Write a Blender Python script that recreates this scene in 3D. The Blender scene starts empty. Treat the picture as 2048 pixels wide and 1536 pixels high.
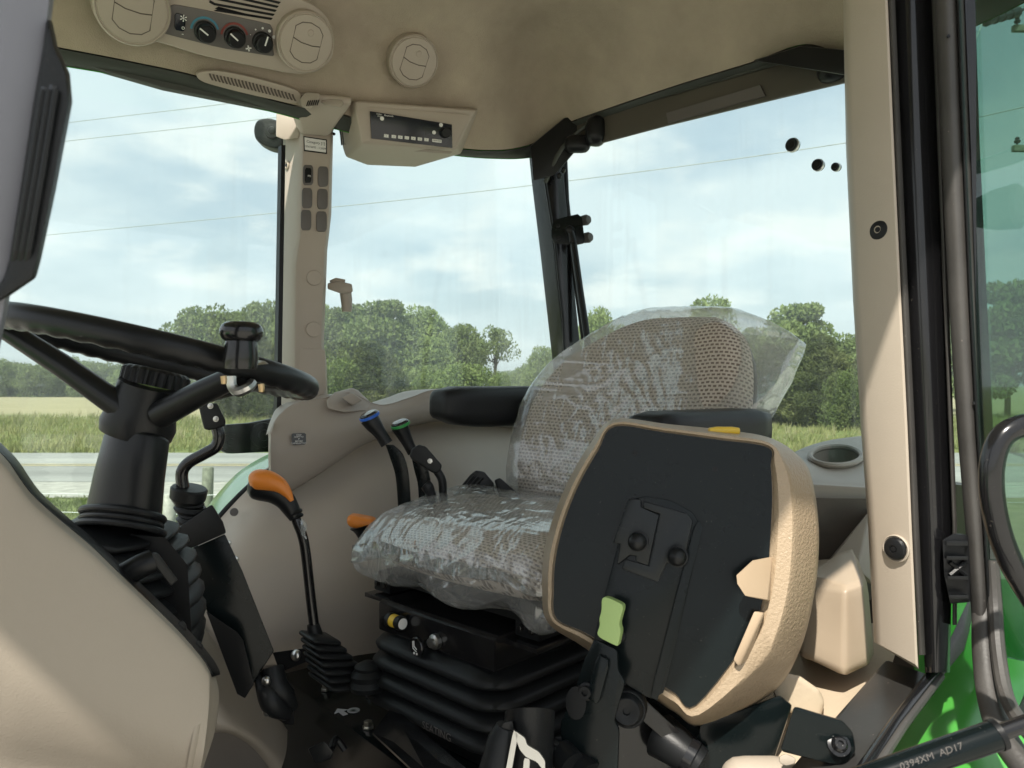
import bpy, bmesh, math, random
import numpy as np
from mathutils import Vector as V, Matrix, noise
R = math.radians
random.seed(7); rng = np.random.default_rng(7)
scene = bpy.context.scene
col = scene.collection

# ------------------------------------------------------------------ camera, sky, sun, exposure
F, CX, HZ, CAMZ = 1500.0, 1024.0, 768.0, 1.9      # focal length in photo pixels, image centre, eye height
cam_d = bpy.data.cameras.new('camera'); cam = bpy.data.objects.new('camera', cam_d); col.objects.link(cam)
cam_d.sensor_width = 36; cam_d.lens = F/2048*36; cam_d.clip_start = 0.02; cam_d.clip_end = 6000
cam.location = (0, 0, CAMZ); cam.rotation_euler = (R(90), 0, 0)
cam_d.dof.use_dof = True; cam_d.dof.focus_distance = 1.45; cam_d.dof.aperture_fstop = 14.0
scene.camera = cam

SUN_DIR = V((0.246, 0.649, -0.91)).normalized()      # the way the light travels
sun_el = math.asin(-SUN_DIR.z); sun_az = math.atan2(-SUN_DIR.x, -SUN_DIR.y)
world = bpy.data.worlds.new('World'); scene.world = world; world.use_nodes = True
nt = world.node_tree; nt.nodes.clear()
def N(tree, t, **k):
    n = tree.nodes.new(t)
    for a, b in k.items(): setattr(n, a, b)
    return n
def L(tree, a, b): tree.links.new(a, b)
sky = N(nt, 'ShaderNodeTexSky', sky_type='NISHITA'); sky.sun_disc = False
sky.sun_elevation = sun_el; sky.sun_rotation = sun_az; sky.air_density = 1.2; sky.dust_density = 2.5
tc = N(nt, 'ShaderNodeTexCoord'); sep = N(nt, 'ShaderNodeSeparateXYZ'); L(nt, tc.outputs['Generated'], sep.inputs[0])
mx = N(nt, 'ShaderNodeMath', operation='MAXIMUM'); mx.inputs[1].default_value = 0.0; L(nt, sep.outputs['Z'], mx.inputs[0])
ad = N(nt, 'ShaderNodeMath', operation='ADD'); ad.inputs[1].default_value = 0.24; L(nt, mx.outputs[0], ad.inputs[0])
dv = N(nt, 'ShaderNodeVectorMath', operation='DIVIDE'); L(nt, tc.outputs['Generated'], dv.inputs[0])
cmb = N(nt, 'ShaderNodeCombineXYZ')
for i in range(2): L(nt, ad.outputs[0], cmb.inputs[i])
cmb.inputs[2].default_value = 1.0; L(nt, cmb.outputs[0], dv.inputs[1])
def cloud(scale, lo, hi, seed):
    mp = N(nt, 'ShaderNodeMapping'); mp.inputs['Location'].default_value = (seed, seed*0.7, 0); mp.inputs['Scale'].default_value = (1, 1, 0.6)
    L(nt, dv.outputs[0], mp.inputs[0])
    no = N(nt, 'ShaderNodeTexNoise'); no.inputs['Scale'].default_value = scale; no.inputs['Detail'].default_value = 7; no.inputs['Roughness'].default_value = 0.52
    L(nt, mp.outputs[0], no.inputs['Vector'])
    r = N(nt, 'ShaderNodeMapRange', interpolation_type='SMOOTHSTEP'); r.inputs[1].default_value = lo; r.inputs[2].default_value = hi
    L(nt, no.outputs[0], r.inputs[0]); return r.outputs[0]
c_grey = cloud(1.3, 0.36, 0.62, 3.1); c_white = cloud(2.7, 0.46, 0.70, 8.4)
def mixc(fac, a, b):
    m = N(nt, 'ShaderNodeMix', data_type='RGBA')
    if hasattr(fac, 'links'): L(nt, fac, m.inputs[0])
    else: m.inputs[0].default_value = fac
    for s, x in ((6, a), (7, b)):
        if hasattr(x, 'links'): L(nt, x, m.inputs[s])
        else: m.inputs[s].default_value = (*x, 1)
    return m.outputs[2]
veil = mixc(0.80, sky.outputs[0], (4.2, 4.8, 5.3))
c1 = mixc(c_grey, veil, (5.5, 5.9, 6.2)); c2 = mixc(c_white, c1, (6.9, 6.8, 6.7))
hz = N(nt, 'ShaderNodeMapRange', interpolation_type='SMOOTHSTEP'); hz.inputs[1].default_value = 0.0; hz.inputs[2].default_value = 0.16
hz.inputs[3].default_value = 0.65; hz.inputs[4].default_value = 0.0; L(nt, sep.outputs['Z'], hz.inputs[0])
c3 = mixc(hz.outputs[0], c2, (6.0, 6.3, 6.5))
bg = N(nt, 'ShaderNodeBackground'); bg.inputs[1].default_value = 0.102; L(nt, c3, bg.inputs[0])
wo = N(nt, 'ShaderNodeOutputWorld'); L(nt, bg.outputs[0], wo.inputs[0])

sun_d = bpy.data.lights.new('sun', 'SUN'); sun_d.energy = 4.3; sun_d.angle = R(0.9); sun_d.color = (1, 0.94, 0.84)
sun = bpy.data.objects.new('sun', sun_d); col.objects.link(sun); sun.location = (-10, -20, 40)
sun.rotation_euler = SUN_DIR.to_track_quat('-Z', 'Y').to_euler()
vs = scene.view_settings; vs.view_transform = 'Standard'; vs.look = 'None'; vs.gamma = 1; vs.use_curve_mapping = False; vs.exposure = 0.85
scene.cycles.max_bounces = 10; scene.cycles.transparent_max_bounces = 24; scene.cycles.caustics_reflective = False; scene.cycles.caustics_refractive = False

# ------------------------------------------------------------------ pixel and tractor coordinates
CAM = V((0, 0, CAMZ)); A = R(39)
ER = V((-math.sin(A), math.cos(A), 0)); EB = V((math.cos(A), math.sin(A), 0)); EZ = V((0, 0, 1))   # tractor right, rear, up
def T(r, b, z): return ER*r + EB*b + EZ*z
def ray(px, py): return V(((px-CX)/F, 1.0, -(py-HZ)/F))
def P(px, py, d): return CAM + ray(px, py)*d
def PR(px, py, r): D = ray(px, py); return CAM + D*(r/D.dot(ER))
def PB(px, py, b): D = ray(px, py); return CAM + D*(b/D.dot(EB))
def PZ(px, py, z): D = ray(px, py); return CAM + D*((z-CAMZ)/D.z)
class PL:                                            # a plane in space that photo pixels can be dropped on
    def __init__(s, o, n): s.o, s.n = o, n.normalized()
    def __call__(s, px, py, h=0.0):
        D = ray(px, py); return CAM + D*(((s.o + s.n*h) - CAM).dot(s.n)/D.dot(s.n))
    def axes(s, px, py, qx, qy):                     # origin, x and y axis with x along the pixel line
        a, b = s(px, py), s(qx, qy); x = (b-a).normalized(); return a, x, s.n.cross(x)

# ------------------------------------------------------------------ materials
def newmat(name):
    m = bpy.data.materials.new(name); m.use_nodes = True; t = m.node_tree; t.nodes.clear()
    o = N(t, 'ShaderNodeOutputMaterial'); return m, t, o
def tnoise(t, scale, detail=3, rough=0.5, coord='Object', stretch=None):
    c = N(t, 'ShaderNodeTexCoord'); n = N(t, 'ShaderNodeTexNoise'); n.inputs['Scale'].default_value = scale; n.inputs['Detail'].default_value = detail
    n.inputs['Roughness'].default_value = rough; src = c.outputs[coord]
    if stretch:
        mp = N(t, 'ShaderNodeMapping'); mp.inputs['Scale'].default_value = stretch; L(t, src, mp.inputs[0]); src = mp.outputs[0]
    L(t, src, n.inputs['Vector']); return n.outputs[0]
def tramp(t, fac, stops):
    r = N(t, 'ShaderNodeValToRGB'); e = r.color_ramp.elements
    while len(e) < len(stops): e.new(0.5)
    for i, (p, c) in enumerate(stops): e[i].position = p; e[i].color = (*c, 1)
    L(t, fac, r.inputs[0]); return r.outputs[0]
def mat(name, c, rough=0.5, metal=0.0, spec=0.5, bump=None, var=0.12, vscale=6, dust=0.0, coat=0.0):
    m, t, o = newmat(name); p = N(t, 'ShaderNodeBsdfPrincipled'); L(t, p.outputs[0], o.inputs[0])
    p.inputs['Roughness'].default_value = rough; p.inputs['Metallic'].default_value = metal
    p.inputs['Specular IOR Level'].default_value = spec; p.inputs['Coat Weight'].default_value = coat; p.inputs['Coat Roughness'].default_value = 0.1
    n = tnoise(t, vscale, 5, 0.6)
    lo = tuple(x*(1-var) for x in c); hi = tuple(min(1, x*(1+var)) for x in c)
    cc = tramp(t, n, [(0.3, lo), (0.7, hi)])
    if dust:
        d = tnoise(t, 260, 2, 0.6); r = N(t, 'ShaderNodeMapRange'); r.inputs[1].default_value = 0.70; r.inputs[2].default_value = 0.80; r.inputs[4].default_value = dust
        L(t, d, r.inputs[0]); x = N(t, 'ShaderNodeMix', data_type='RGBA'); L(t, r.outputs[0], x.inputs[0]); L(t, cc, x.inputs[6]); x.inputs[7].default_value = (0.45, 0.40, 0.33, 1); cc = x.outputs[2]
    L(t, cc, p.inputs['Base Color'])
    rr = N(t, 'ShaderNodeMapRange'); rr.inputs[3].default_value = max(0.03, rough*0.8); rr.inputs[4].default_value = min(1, rough*1.2); L(t, tnoise(t, vscale*2.3, 4), rr.inputs[0]); L(t, rr.outputs[0], p.inputs['Roughness'])
    if bump:
        b = N(t, 'ShaderNodeBump'); b.inputs['Strength'].default_value = bump[1]; b.inputs['Distance'].default_value = bump[2] if len(bump) > 2 else 0.001
        L(t, tnoise(t, bump[0], 2, 0.55), b.inputs['Height']); L(t, b.outputs[0], p.inputs['Normal'])
    return m
M = {}
M['beige'] = mat('beige_plastic', (0.40, 0.345, 0.28), 0.48, bump=(420, 0.22), var=0.05, vscale=3)
M['taupe'] = mat('taupe_plastic', (0.345, 0.30, 0.256), 0.46, bump=(420, 0.25), var=0.05, vscale=3)
M['pillar'] = mat('pillar_plastic', (0.40, 0.345, 0.29), 0.5, bump=(800, 0.15), var=0.05, vscale=3)
M['fender_in'] = mat('moulded_panel_plastic', (0.50, 0.44, 0.375), 0.36, bump=(420, 0.2), var=0.05, vscale=3)
M['grain'] = mat('grained_tan_vinyl', (0.35, 0.268, 0.18), 0.42, bump=(240, 0.7, 0.0020), var=0.06, vscale=4)
M['tan'] = mat('smooth_tan_plastic', (0.41, 0.31, 0.21), 0.45, bump=(500, 0.1), var=0.06)
M['dark_taupe'] = mat('dark_taupe_plastic', (0.095, 0.077, 0.063), 0.5, bump=(700, 0.2), var=0.08)
M['insert'] = mat('switch_blank_plastic', (0.115, 0.105, 0.10), 0.5, var=0.08)
M['black'] = mat('black_plastic', (0.008, 0.0086, 0.0094), 0.36, spec=0.24, bump=(700, 0.2), dust=0.10)
M['soft'] = mat('soft_black_rubber', (0.0105, 0.0115, 0.0125), 0.42, spec=0.26, bump=(420, 0.35), dust=0.05)
M['gloss'] = mat('gloss_black_paint', (0.008, 0.008, 0.009), 0.20, spec=0.35, dust=0.15, coat=0.3)
M['satin'] = mat('satin_black_sheet', (0.004, 0.0068, 0.0074), 0.20, spec=0.22, bump=(60, 0.03), dust=0.12)
M['grip'] = mat('black_grip', (0.0085, 0.0093, 0.0102), 0.34, spec=0.28, bump=(600, 0.2))
M['sill'] = mat('scuffed_black_sill', (0.026, 0.025, 0.024), 0.35, dust=0.4, bump=(90, 0.1), var=0.3)
M['boxtan'] = mat('pinkish_tan_plastic', (0.355, 0.285, 0.21), 0.42, bump=(600, 0.1), var=0.05)
M['rubber'] = mat('dusty_rubber', (0.050, 0.047, 0.044), 0.5, bump=(300, 0.3), dust=0.35, var=0.3)
M['bluegrey'] = mat('grey_painted_post', (0.16, 0.162, 0.185), 0.38, var=0.05)
M['steel'] = mat('zinc_steel', (0.55, 0.55, 0.53), 0.3, metal=1.0, bump=(200, 0.1))
M['brass'] = mat('brass_thread', (0.5, 0.36, 0.2), 0.35, metal=1.0)
M['orange'] = mat('orange_plastic', (0.75, 0.235, 0.03), 0.38, var=0.04)
M['yellow'] = mat('yellow_plastic', (0.75, 0.50, 0.04), 0.4, var=0.04)
M['blue'] = mat('blue_band', (0.02, 0.12, 0.55), 0.4, var=0.04)
M['greenband'] = mat('green_band', (0.04, 0.33, 0.08), 0.4, var=0.04)
M['palegreen'] = mat('pale_green_grip', (0.36, 0.50, 0.18), 0.45, bump=(300, 0.15), var=0.05)
M['paint'] = mat('tractor_green_paint', (0.07, 0.33, 0.05), 0.22, coat=0.5, dust=0.06, var=0.05)
M['white'] = mat('white_print', (0.75, 0.75, 0.73), 0.5, var=0.03)
M['screenblack'] = mat('radio_black_face', (0.010, 0.013, 0.02), 0.2, var=0.05)
M['cyan'] = mat('blue_print', (0.05, 0.22, 0.32), 0.5, var=0.03)
M['red'] = mat('red_print', (0.22, 0.04, 0.03), 0.5, var=0.03)
M['mat'] = mat('black_floor_mat', (0.02, 0.02, 0.02), 0.8, bump=(200, 0.6, 0.003), dust=0.2)
M['floor'] = mat('tan_floor_vinyl', (0.50, 0.41, 0.30), 0.6, bump=(90, 0.3, 0.002), var=0.08)
M['headliner'] = mat('headliner_felt', (0.40, 0.342, 0.268), 0.95, spec=0.1, bump=(420, 0.6, 0.002), var=0.13, vscale=7)
M['asphalt'] = None

def glass(name, tint, refl=0.025):
    m, t, o = newmat(name); tr = N(t, 'ShaderNodeBsdfTransparent'); tr.inputs[0].default_value = (*tint, 1)
    gl = N(t, 'ShaderNodeBsdfGlossy'); gl.inputs['Roughness'].default_value = 0.01; gl.inputs[0].default_value = (0.9, 0.95, 0.95, 1)
    lw = N(t, 'ShaderNodeLayerWeight'); lw.inputs[0].default_value = 0.5; pw = N(t, 'ShaderNodeMath', operation='POWER'); pw.inputs[1].default_value = 5; L(t, lw.outputs['Facing'], pw.inputs[0])
    fr = N(t, 'ShaderNodeMath', operation='MULTIPLY_ADD'); fr.inputs[1].default_value = 0.9; fr.inputs[2].default_value = refl; L(t, pw.outputs[0], fr.inputs[0])
    mx = N(t, 'ShaderNodeMixShader'); L(t, fr.outputs[0], mx.inputs[0]); L(t, tr.outputs[0], mx.inputs[1]); L(t, gl.outputs[0], mx.inputs[2])
    sm = tnoise(t, 9, 5, 0.6, stretch=(3, 3, 0.25)); sr = N(t, 'ShaderNodeMapRange', interpolation_type='SMOOTHSTEP'); sr.inputs[1].default_value = 0.48; sr.inputs[2].default_value = 0.8; sr.inputs[3].default_value = 0.006; sr.inputs[4].default_value = 0.05; L(t, sm, sr.inputs[0])
    du = N(t, 'ShaderNodeBsdfTranslucent'); du.inputs[0].default_value = (0.8, 0.8, 0.78, 1); m2 = N(t, 'ShaderNodeMixShader'); L(t, sr.outputs[0], m2.inputs[0]); L(t, mx.outputs[0], m2.inputs[1]); L(t, du.outputs[0], m2.inputs[2]); L(t, m2.outputs[0], o.inputs[0]); return m
M['glass'] = glass('tinted_cab_glass', (0.885, 0.95, 0.935))
M['doorglass'] = glass('dark_door_glass', (0.44, 0.60, 0.53), 0.08)

def fabric():
    m, t, o = newmat('woven_seat_fabric'); p = N(t, 'ShaderNodeBsdfPrincipled'); L(t, p.outputs[0], o.inputs[0]); p.inputs['Roughness'].default_value = 0.9; p.inputs['Specular IOR Level'].default_value = 0.2
    uv = N(t, 'ShaderNodeUVMap'); br = N(t, 'ShaderNodeTexBrick'); br.offset = 0.5; br.inputs['Scale'].default_value = 1.0
    br.inputs['Brick Width'].default_value = 0.0105; br.inputs['Row Height'].default_value = 0.0075; br.inputs['Mortar Size'].default_value = 0.0028; br.inputs['Mortar Smooth'].default_value = 0.6
    br.inputs['Color1'].default_value = (0.17, 0.133, 0.106, 1); br.inputs['Color2'].default_value = (0.24, 0.195, 0.16, 1); br.inputs['Mortar'].default_value = (0.58, 0.505, 0.43, 1)
    wn = N(t, 'ShaderNodeTexNoise'); wn.inputs['Scale'].default_value = 90; L(t, uv.outputs[0], wn.inputs['Vector']); vm = N(t, 'ShaderNodeVectorMath', operation='MULTIPLY_ADD'); vm.inputs[1].default_value = (0.004,)*3; L(t, wn.outputs['Color'], vm.inputs[0]); L(t, uv.outputs[0], vm.inputs[2])
    L(t, vm.outputs[0], br.inputs['Vector']); L(t, br.outputs[0], p.inputs['Base Color'])
    b = N(t, 'ShaderNodeBump'); b.inputs['Strength'].default_value = 0.7; b.inputs['Distance'].default_value = 0.003
    L(t, br.outputs['Fac'], b.inputs['Height']); L(t, b.outputs[0], p.inputs['Normal']); return m
M['fabric'] = fabric()

def film():
    m, t, o = newmat('clear_plastic_film')
    tr = N(t, 'ShaderNodeBsdfTransparent'); tr.inputs[0].default_value = (0.975, 0.98, 0.98, 1)
    gl = N(t, 'ShaderNodeBsdfGlossy'); gl.inputs['Roughness'].default_value = 0.17; gl.inputs[0].default_value = (0.95, 0.97, 0.97, 1)
    df = N(t, 'ShaderNodeBsdfDiffuse'); df.inputs[0].default_value = (0.8, 0.82, 0.82, 1); tl = N(t, 'ShaderNodeBsdfTranslucent'); tl.inputs[0].default_value = (0.8, 0.82, 0.82, 1)
    uv = N(t, 'ShaderNodeUVMap')
    def nz(scale, st, rot, dist, ridged=True, detail=3):
        mp = N(t, 'ShaderNodeMapping'); mp.inputs['Scale'].default_value = st; mp.inputs['Rotation'].default_value = (0, 0, rot); L(t, uv.outputs[0], mp.inputs[0])
        n = N(t, 'ShaderNodeTexNoise', noise_type='RIDGED_MULTIFRACTAL' if ridged else 'FBM'); n.inputs['Scale'].default_value = scale; n.inputs['Detail'].default_value = detail; n.inputs['Distortion'].default_value = dist
        L(t, mp.outputs[0], n.inputs['Vector']); return n.outputs[0]
    def rng_(x, lo, hi, a, b):
        r = N(t, 'ShaderNodeMapRange', interpolation_type='SMOOTHSTEP'); r.inputs[1].default_value = lo; r.inputs[2].default_value = hi; r.inputs[3].default_value = a; r.inputs[4].default_value = b; L(t, x, r.inputs[0]); return r.outputs[0]
    def mth(op, a, b):
        n = N(t, 'ShaderNodeMath', operation=op)
        for k, x in enumerate((a, b)):
            if hasattr(x, 'links'): L(t, x, n.inputs[k])
            else: n.inputs[k].default_value = x
        return n.outputs[0]
    w1 = nz(7, (1, 6.5, 1), 0.75, 0.35, True, 1.5); w2 = nz(11, (7, 1, 1), -0.3, 0.4, True, 1.5)
    bp = N(t, 'ShaderNodeBump'); bp.inputs['Strength'].default_value = 0.6; bp.inputs['Distance'].default_value = 0.004; L(t, mth('ADD', w1, mth('MULTIPLY', w2, 0.6)), bp.inputs['Height'])
    for q in (gl, df): L(t, bp.outputs[0], q.inputs['Normal'])
    patch = rng_(nz(5.5, (1, 1, 1), 0.2, 0.4, False, 4), 0.36, 0.78, 0.0, 1.0)
    streak = rng_(nz(9, (1, 13, 1), 0.8, 0.5, True, 2), 0.45, 1.5, 0.0, 1.0); streak2 = rng_(nz(8, (14, 1, 1), -0.25, 0.5, True, 2), 0.8, 1.6, 0.0, 1.0)
    lw = N(t, 'ShaderNodeLayerWeight'); lw.inputs[0].default_value = 0.5; L(t, bp.outputs[0], lw.inputs['Normal'])
    gfac = mth('ADD', mth('MULTIPLY', mth('POWER', lw.outputs['Facing'], 2.2), 0.55), 0.10)
    wfac = mth('ADD', mth('ADD', mth('MULTIPLY', mth('MULTIPLY', patch, mth('ADD', mth('MULTIPLY', streak, 0.5), 0.5)), 0.24), mth('MULTIPLY', streak2, 0.12)), 0.25)
    white = N(t, 'ShaderNodeMixShader'); white.inputs[0].default_value = 0.45; L(t, df.outputs[0], white.inputs[1]); L(t, tl.outputs[0], white.inputs[2])
    m1 = N(t, 'ShaderNodeMixShader'); L(t, wfac, m1.inputs[0]); L(t, tr.outputs[0], m1.inputs[1]); L(t, white.outputs[0], m1.inputs[2])
    m2 = N(t, 'ShaderNodeMixShader'); L(t, gfac, m2.inputs[0]); L(t, m1.outputs[0], m2.inputs[1]); L(t, gl.outputs[0], m2.inputs[2]); L(t, m2.outputs[0], o.inputs[0]); return m
M['film'] = film()

def leafmat(name, a, b, c):
    m, t, o = newmat(name); d = N(t, 'ShaderNodeBsdfDiffuse'); tl = N(t, 'ShaderNodeBsdfTranslucent')
    oi = N(t, 'ShaderNodeObjectInfo'); cc = tramp(t, tnoise(t, 0.55, 4, 0.65), [(0.32, a), (0.5, b), (0.72, c)])
    h = N(t, 'ShaderNodeHueSaturation'); mr = N(t, 'ShaderNodeMapRange'); mr.inputs[3].default_value = 0.75; mr.inputs[4].default_value = 1.25; L(t, oi.outputs['Random'], mr.inputs[0]); L(t, mr.outputs[0], h.inputs['Value']); L(t, cc, h.inputs['Color'])
    L(t, h.outputs[0], d.inputs[0]); L(t, h.outputs[0], tl.inputs[0]); mx = N(t, 'ShaderNodeMixShader'); mx.inputs[0].default_value = 0.3
    L(t, d.outputs[0], mx.inputs[1]); L(t, tl.outputs[0], mx.inputs[2]); L(t, mx.outputs[0], o.inputs[0]); return m
M['leaf'] = leafmat('broadleaf_foliage', (0.12, 0.16, 0.06), (0.19, 0.235, 0.09), (0.26, 0.295, 0.125))
M['leaf_light'] = leafmat('light_foliage', (0.10, 0.14, 0.045), (0.145, 0.185, 0.065), (0.20, 0.22, 0.095))
M['cedar'] = leafmat('cedar_foliage', (0.075, 0.097, 0.04), (0.13, 0.15, 0.06), (0.20, 0.205, 0.09))
M['bark'] = mat('bark', (0.09, 0.075, 0.06), 0.9, bump=(20, 0.8, 0.02), var=0.3)
M['oldwood'] = mat('weathered_wood', (0.19, 0.20, 0.15), 0.85, bump=(60, 0.6, 0.004), var=0.35, vscale=14)
M['greywood'] = mat('grey_bleached_wood', (0.42, 0.41, 0.36), 0.85, bump=(60, 0.6, 0.004), var=0.3, vscale=14)
M['wire'] = mat('wire', (0.42, 0.44, 0.43), 0.5, metal=0.4)
M['insul'] = mat('dark_polymer', (0.03, 0.03, 0.035), 0.4)

def ground_mat():
    m, t, o = newmat('ground_cover'); p = N(t, 'ShaderNodeBsdfPrincipled'); p.inputs['Roughness'].default_value = 0.95; p.inputs['Specular IOR Level'].default_value = 0.1; L(t, p.outputs[0], o.inputs[0])
    g = N(t, 'ShaderNodeNewGeometry'); s = N(t, 'ShaderNodeSeparateXYZ'); L(t, g.outputs['Position'], s.inputs[0])
    wob = tnoise(t, 0.06, 4); y = N(t, 'ShaderNodeMath', operation='MULTIPLY_ADD'); y.inputs[1].default_value = 22; L(t, wob, y.inputs[0]); L(t, s.outputs['Y'], y.inputs[2])
    green = tramp(t, tnoise(t, 1.7, 6, 0.7), [(0.3, (0.10, 0.13, 0.045)), (0.55, (0.16, 0.185, 0.065)), (0.75, (0.25, 0.24, 0.11))])
    tan = tramp(t, tnoise(t, 0.4, 6, 0.7, stretch=(0.4, 1.6, 1)), [(0.3, (0.26, 0.235, 0.13)), (0.6, (0.35, 0.305, 0.19)), (0.8, (0.26, 0.245, 0.125))])
    r = N(t, 'ShaderNodeMapRange', interpolation_type='SMOOTHSTEP'); r.inputs[1].default_value = 50; r.inputs[2].default_value = 62; L(t, y.outputs[0], r.inputs[0])
    mx = N(t, 'ShaderNodeMix', data_type='RGBA'); L(t, r.outputs[0], mx.inputs[0]); L(t, green, mx.inputs[6]); L(t, tan, mx.inputs[7]); L(t, mx.outputs[2], p.inputs['Base Color'])
    b = N(t, 'ShaderNodeBump'); b.inputs['Strength'].default_value = 0.6; b.inputs['Distance'].default_value = 0.08; L(t, tnoise(t, 14, 4, 0.7), b.inputs['Height']); L(t, b.outputs[0], p.inputs['Normal']); return m
M['ground'] = ground_mat()
def road_mat():
    m, t, o = newmat('worn_asphalt'); p = N(t, 'ShaderNodeBsdfPrincipled'); p.inputs['Roughness'].default_value = 0.8; L(t, p.outputs[0], o.inputs[0])
    n = tnoise(t, 0.5, 6, 0.65, stretch=(0.12, 1.0, 1)); f = tnoise(t, 40, 3, 0.7)
    a = tramp(t, n, [(0.3, (0.19, 0.187, 0.172)), (0.5, (0.28, 0.277, 0.255)), (0.7, (0.37, 0.36, 0.325))])
    mx = N(t, 'ShaderNodeMix', data_type='RGBA', blend_type='MULTIPLY'); mx.inputs[0].default_value = 0.5; L(t, a, mx.inputs[6]); L(t, tramp(t, f, [(0.3, (0.6,)*3), (0.7, (1,)*3)]), mx.inputs[7]); L(t, mx.outputs[2], p.inputs['Base Color'])
    b = N(t, 'ShaderNodeBump'); b.inputs['Strength'].default_value = 0.3; b.inputs['Distance'].default_value = 0.01; L(t, f, b.inputs['Height']); L(t, b.outputs[0], p.inputs['Normal']); return m
M['road'] = road_mat()
M['bounce_gravel'] = mat('pale_bounce_gravel', (0.46, 0.44, 0.39), 0.9, bump=(30, 0.6, 0.02), var=0.2, vscale=4)  # pale gravel tone chosen to throw more light up into the cab
M['gravel'] = mat('pale_gravel', (0.33, 0.315, 0.275), 0.9, bump=(30, 0.6, 0.02), var=0.25, vscale=4)
M['yline'] = mat('worn_yellow_line', (0.40, 0.33, 0.17), 0.7, var=0.25, vscale=3)
def grassmat(name, a, b):
    m, t, o = newmat(name); d = N(t, 'ShaderNodeBsdfDiffuse'); tl = N(t, 'ShaderNodeBsdfTranslucent'); c = tramp(t, tnoise(t, 0.5, 5, 0.7), [(0.35, a), (0.65, b)])
    L(t, c, d.inputs[0]); L(t, c, tl.inputs[0]); mx = N(t, 'ShaderNodeMixShader'); mx.inputs[0].default_value = 0.35; L(t, d.outputs[0], mx.inputs[1]); L(t, tl.outputs[0], mx.inputs[2]); L(t, mx.outputs[0], o.inputs[0]); return m
M['grass'] = grassmat('verge_grass', (0.20, 0.23, 0.08), (0.36, 0.34, 0.16))
M['lawn'] = grassmat('mown_grass', (0.085, 0.125, 0.034), (0.15, 0.18, 0.062))
M['dry'] = grassmat('dry_seed_grass', (0.32, 0.30, 0.17), (0.44, 0.39, 0.25))

# ------------------------------------------------------------------ shapes
class G:
    def __init__(s): s.v, s.f, s.uv = [], [], None
    def add(s, v, f):
        o = len(s.v); s.v += [V(x) for x in v]; s.f += [[i+o for i in q] for q in f]; return s
    def join(s, g): return s.add(g.v, g.f)
    def map(s, fn): s.v = [fn(p) for p in s.v]; return s
def box(c, hx, hy, hz, x=V((1, 0, 0)), y=V((0, 1, 0)), z=V((0, 0, 1))):
    vs = [c + x*hx*i + y*hy*j + z*hz*k for i in (-1, 1) for j in (-1, 1) for k in (-1, 1)]
    return G().add(vs, [(0, 1, 3, 2), (4, 6, 7, 5), (0, 4, 5, 1), (2, 3, 7, 6), (0, 2, 6, 4), (1, 5, 7, 3)])
def tbox(r0, r1, b0, b1, z0, z1): return box(T((r0+r1)/2, (b0+b1)/2, (z0+z1)/2), abs(r1-r0)/2, abs(b1-b0)/2, abs(z1-z0)/2, ER, EB, EZ)
def hull(pts):
    bm = bmesh.new()
    for p in pts: bm.verts.new(p)
    r = bmesh.ops.convex_hull(bm, input=bm.verts[:])
    bmesh.ops.delete(bm, geom=list({v for v in r['geom_interior'] + r['geom_unused'] if isinstance(v, bmesh.types.BMVert)}), context='VERTS')
    bmesh.ops.dissolve_limit(bm, angle_limit=R(4), verts=bm.verts[:], edges=bm.edges[:])
    bm.verts.index_update(); g = G().add([v.co.copy() for v in bm.verts], [[v.index for v in f.verts] for f in bm.faces]); bm.free(); return g
def prism(front, back): return G().add(list(front)+list(back), [list(range(len(front))), list(range(2*len(front)-1, len(front)-1, -1))] + [[i, (i+1) % len(front), len(front)+(i+1) % len(front), len(front)+i] for i in range(len(front))])
def loft(rings, closed=True, caps=True):
    n = len(rings[0]); v = [p for r in rings for p in r]; f = []
    for k in range(len(rings)-1):
        for i in range(n if closed else n-1): f.append([k*n+i, k*n+(i+1) % n, (k+1)*n+(i+1) % n, (k+1)*n+i])
    if caps and closed: f += [list(range(n))[::-1], [(len(rings)-1)*n+i for i in range(n)]]
    return G().add(v, f)
def catmull(p, n=8, closed=False):
    out = []; m = len(p); rngk = range(m) if closed else range(m-1)
    def at(i): return p[i % m] if closed else p[max(0, min(m-1, i))]
    for k in rngk:
        a, b, c, d = at(k-1), at(k), at(k+1), at(k+2)
        for j in range(n):
            t = j/n; out.append((b*2 + (c-a)*t + (a*2-b*5+c*4-d)*t*t + (b*3-a-c*3+d)*t**3)*0.5)
    if not closed: out.append(p[-1])
    return out
def tube(pts, rad, n=14, smooth=0, caps=True, flat=None):
    pts = [V(p) for p in pts]; k = len(pts); rr = list(rad) if hasattr(rad, '__len__') else [rad]*k
    if smooth:
        q = catmull([V((*p, r)) for p, r in zip(pts, rr)], smooth); pts = [V(x[:3]) for x in q]; rr = [x[3] for x in q]; k = len(pts)
    rings = []; prev = None
    for i in range(k):
        t = (pts[min(i+1, k-1)] - pts[max(i-1, 0)]).normalized()
        if prev is None: a = t.orthogonal().normalized() if flat is None else (flat - t*flat.dot(t)).normalized()
        else: a = (prev - t*prev.dot(t)).normalized()
        prev = a; b = t.cross(a); fl = 1.0 if flat is None else 0.0
        rings.append([pts[i] + a*math.cos(2*math.pi*j/n)*rr[i] + b*math.sin(2*math.pi*j/n)*rr[i] for j in range(n)])
    return loft(rings, True, caps)
def lathe(o, ax, prof, n=28, sx=1.0, xd=None):
    ax = ax.normalized(); a = (ax.orthogonal() if xd is None else (xd-ax*xd.dot(ax))).normalized(); b = ax.cross(a)
    return loft([[o + ax*t + a*math.cos(2*math.pi*j/n)*r*sx + b*math.sin(2*math.pi*j/n)*r for j in range(n)] for t, r in prof])
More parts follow.
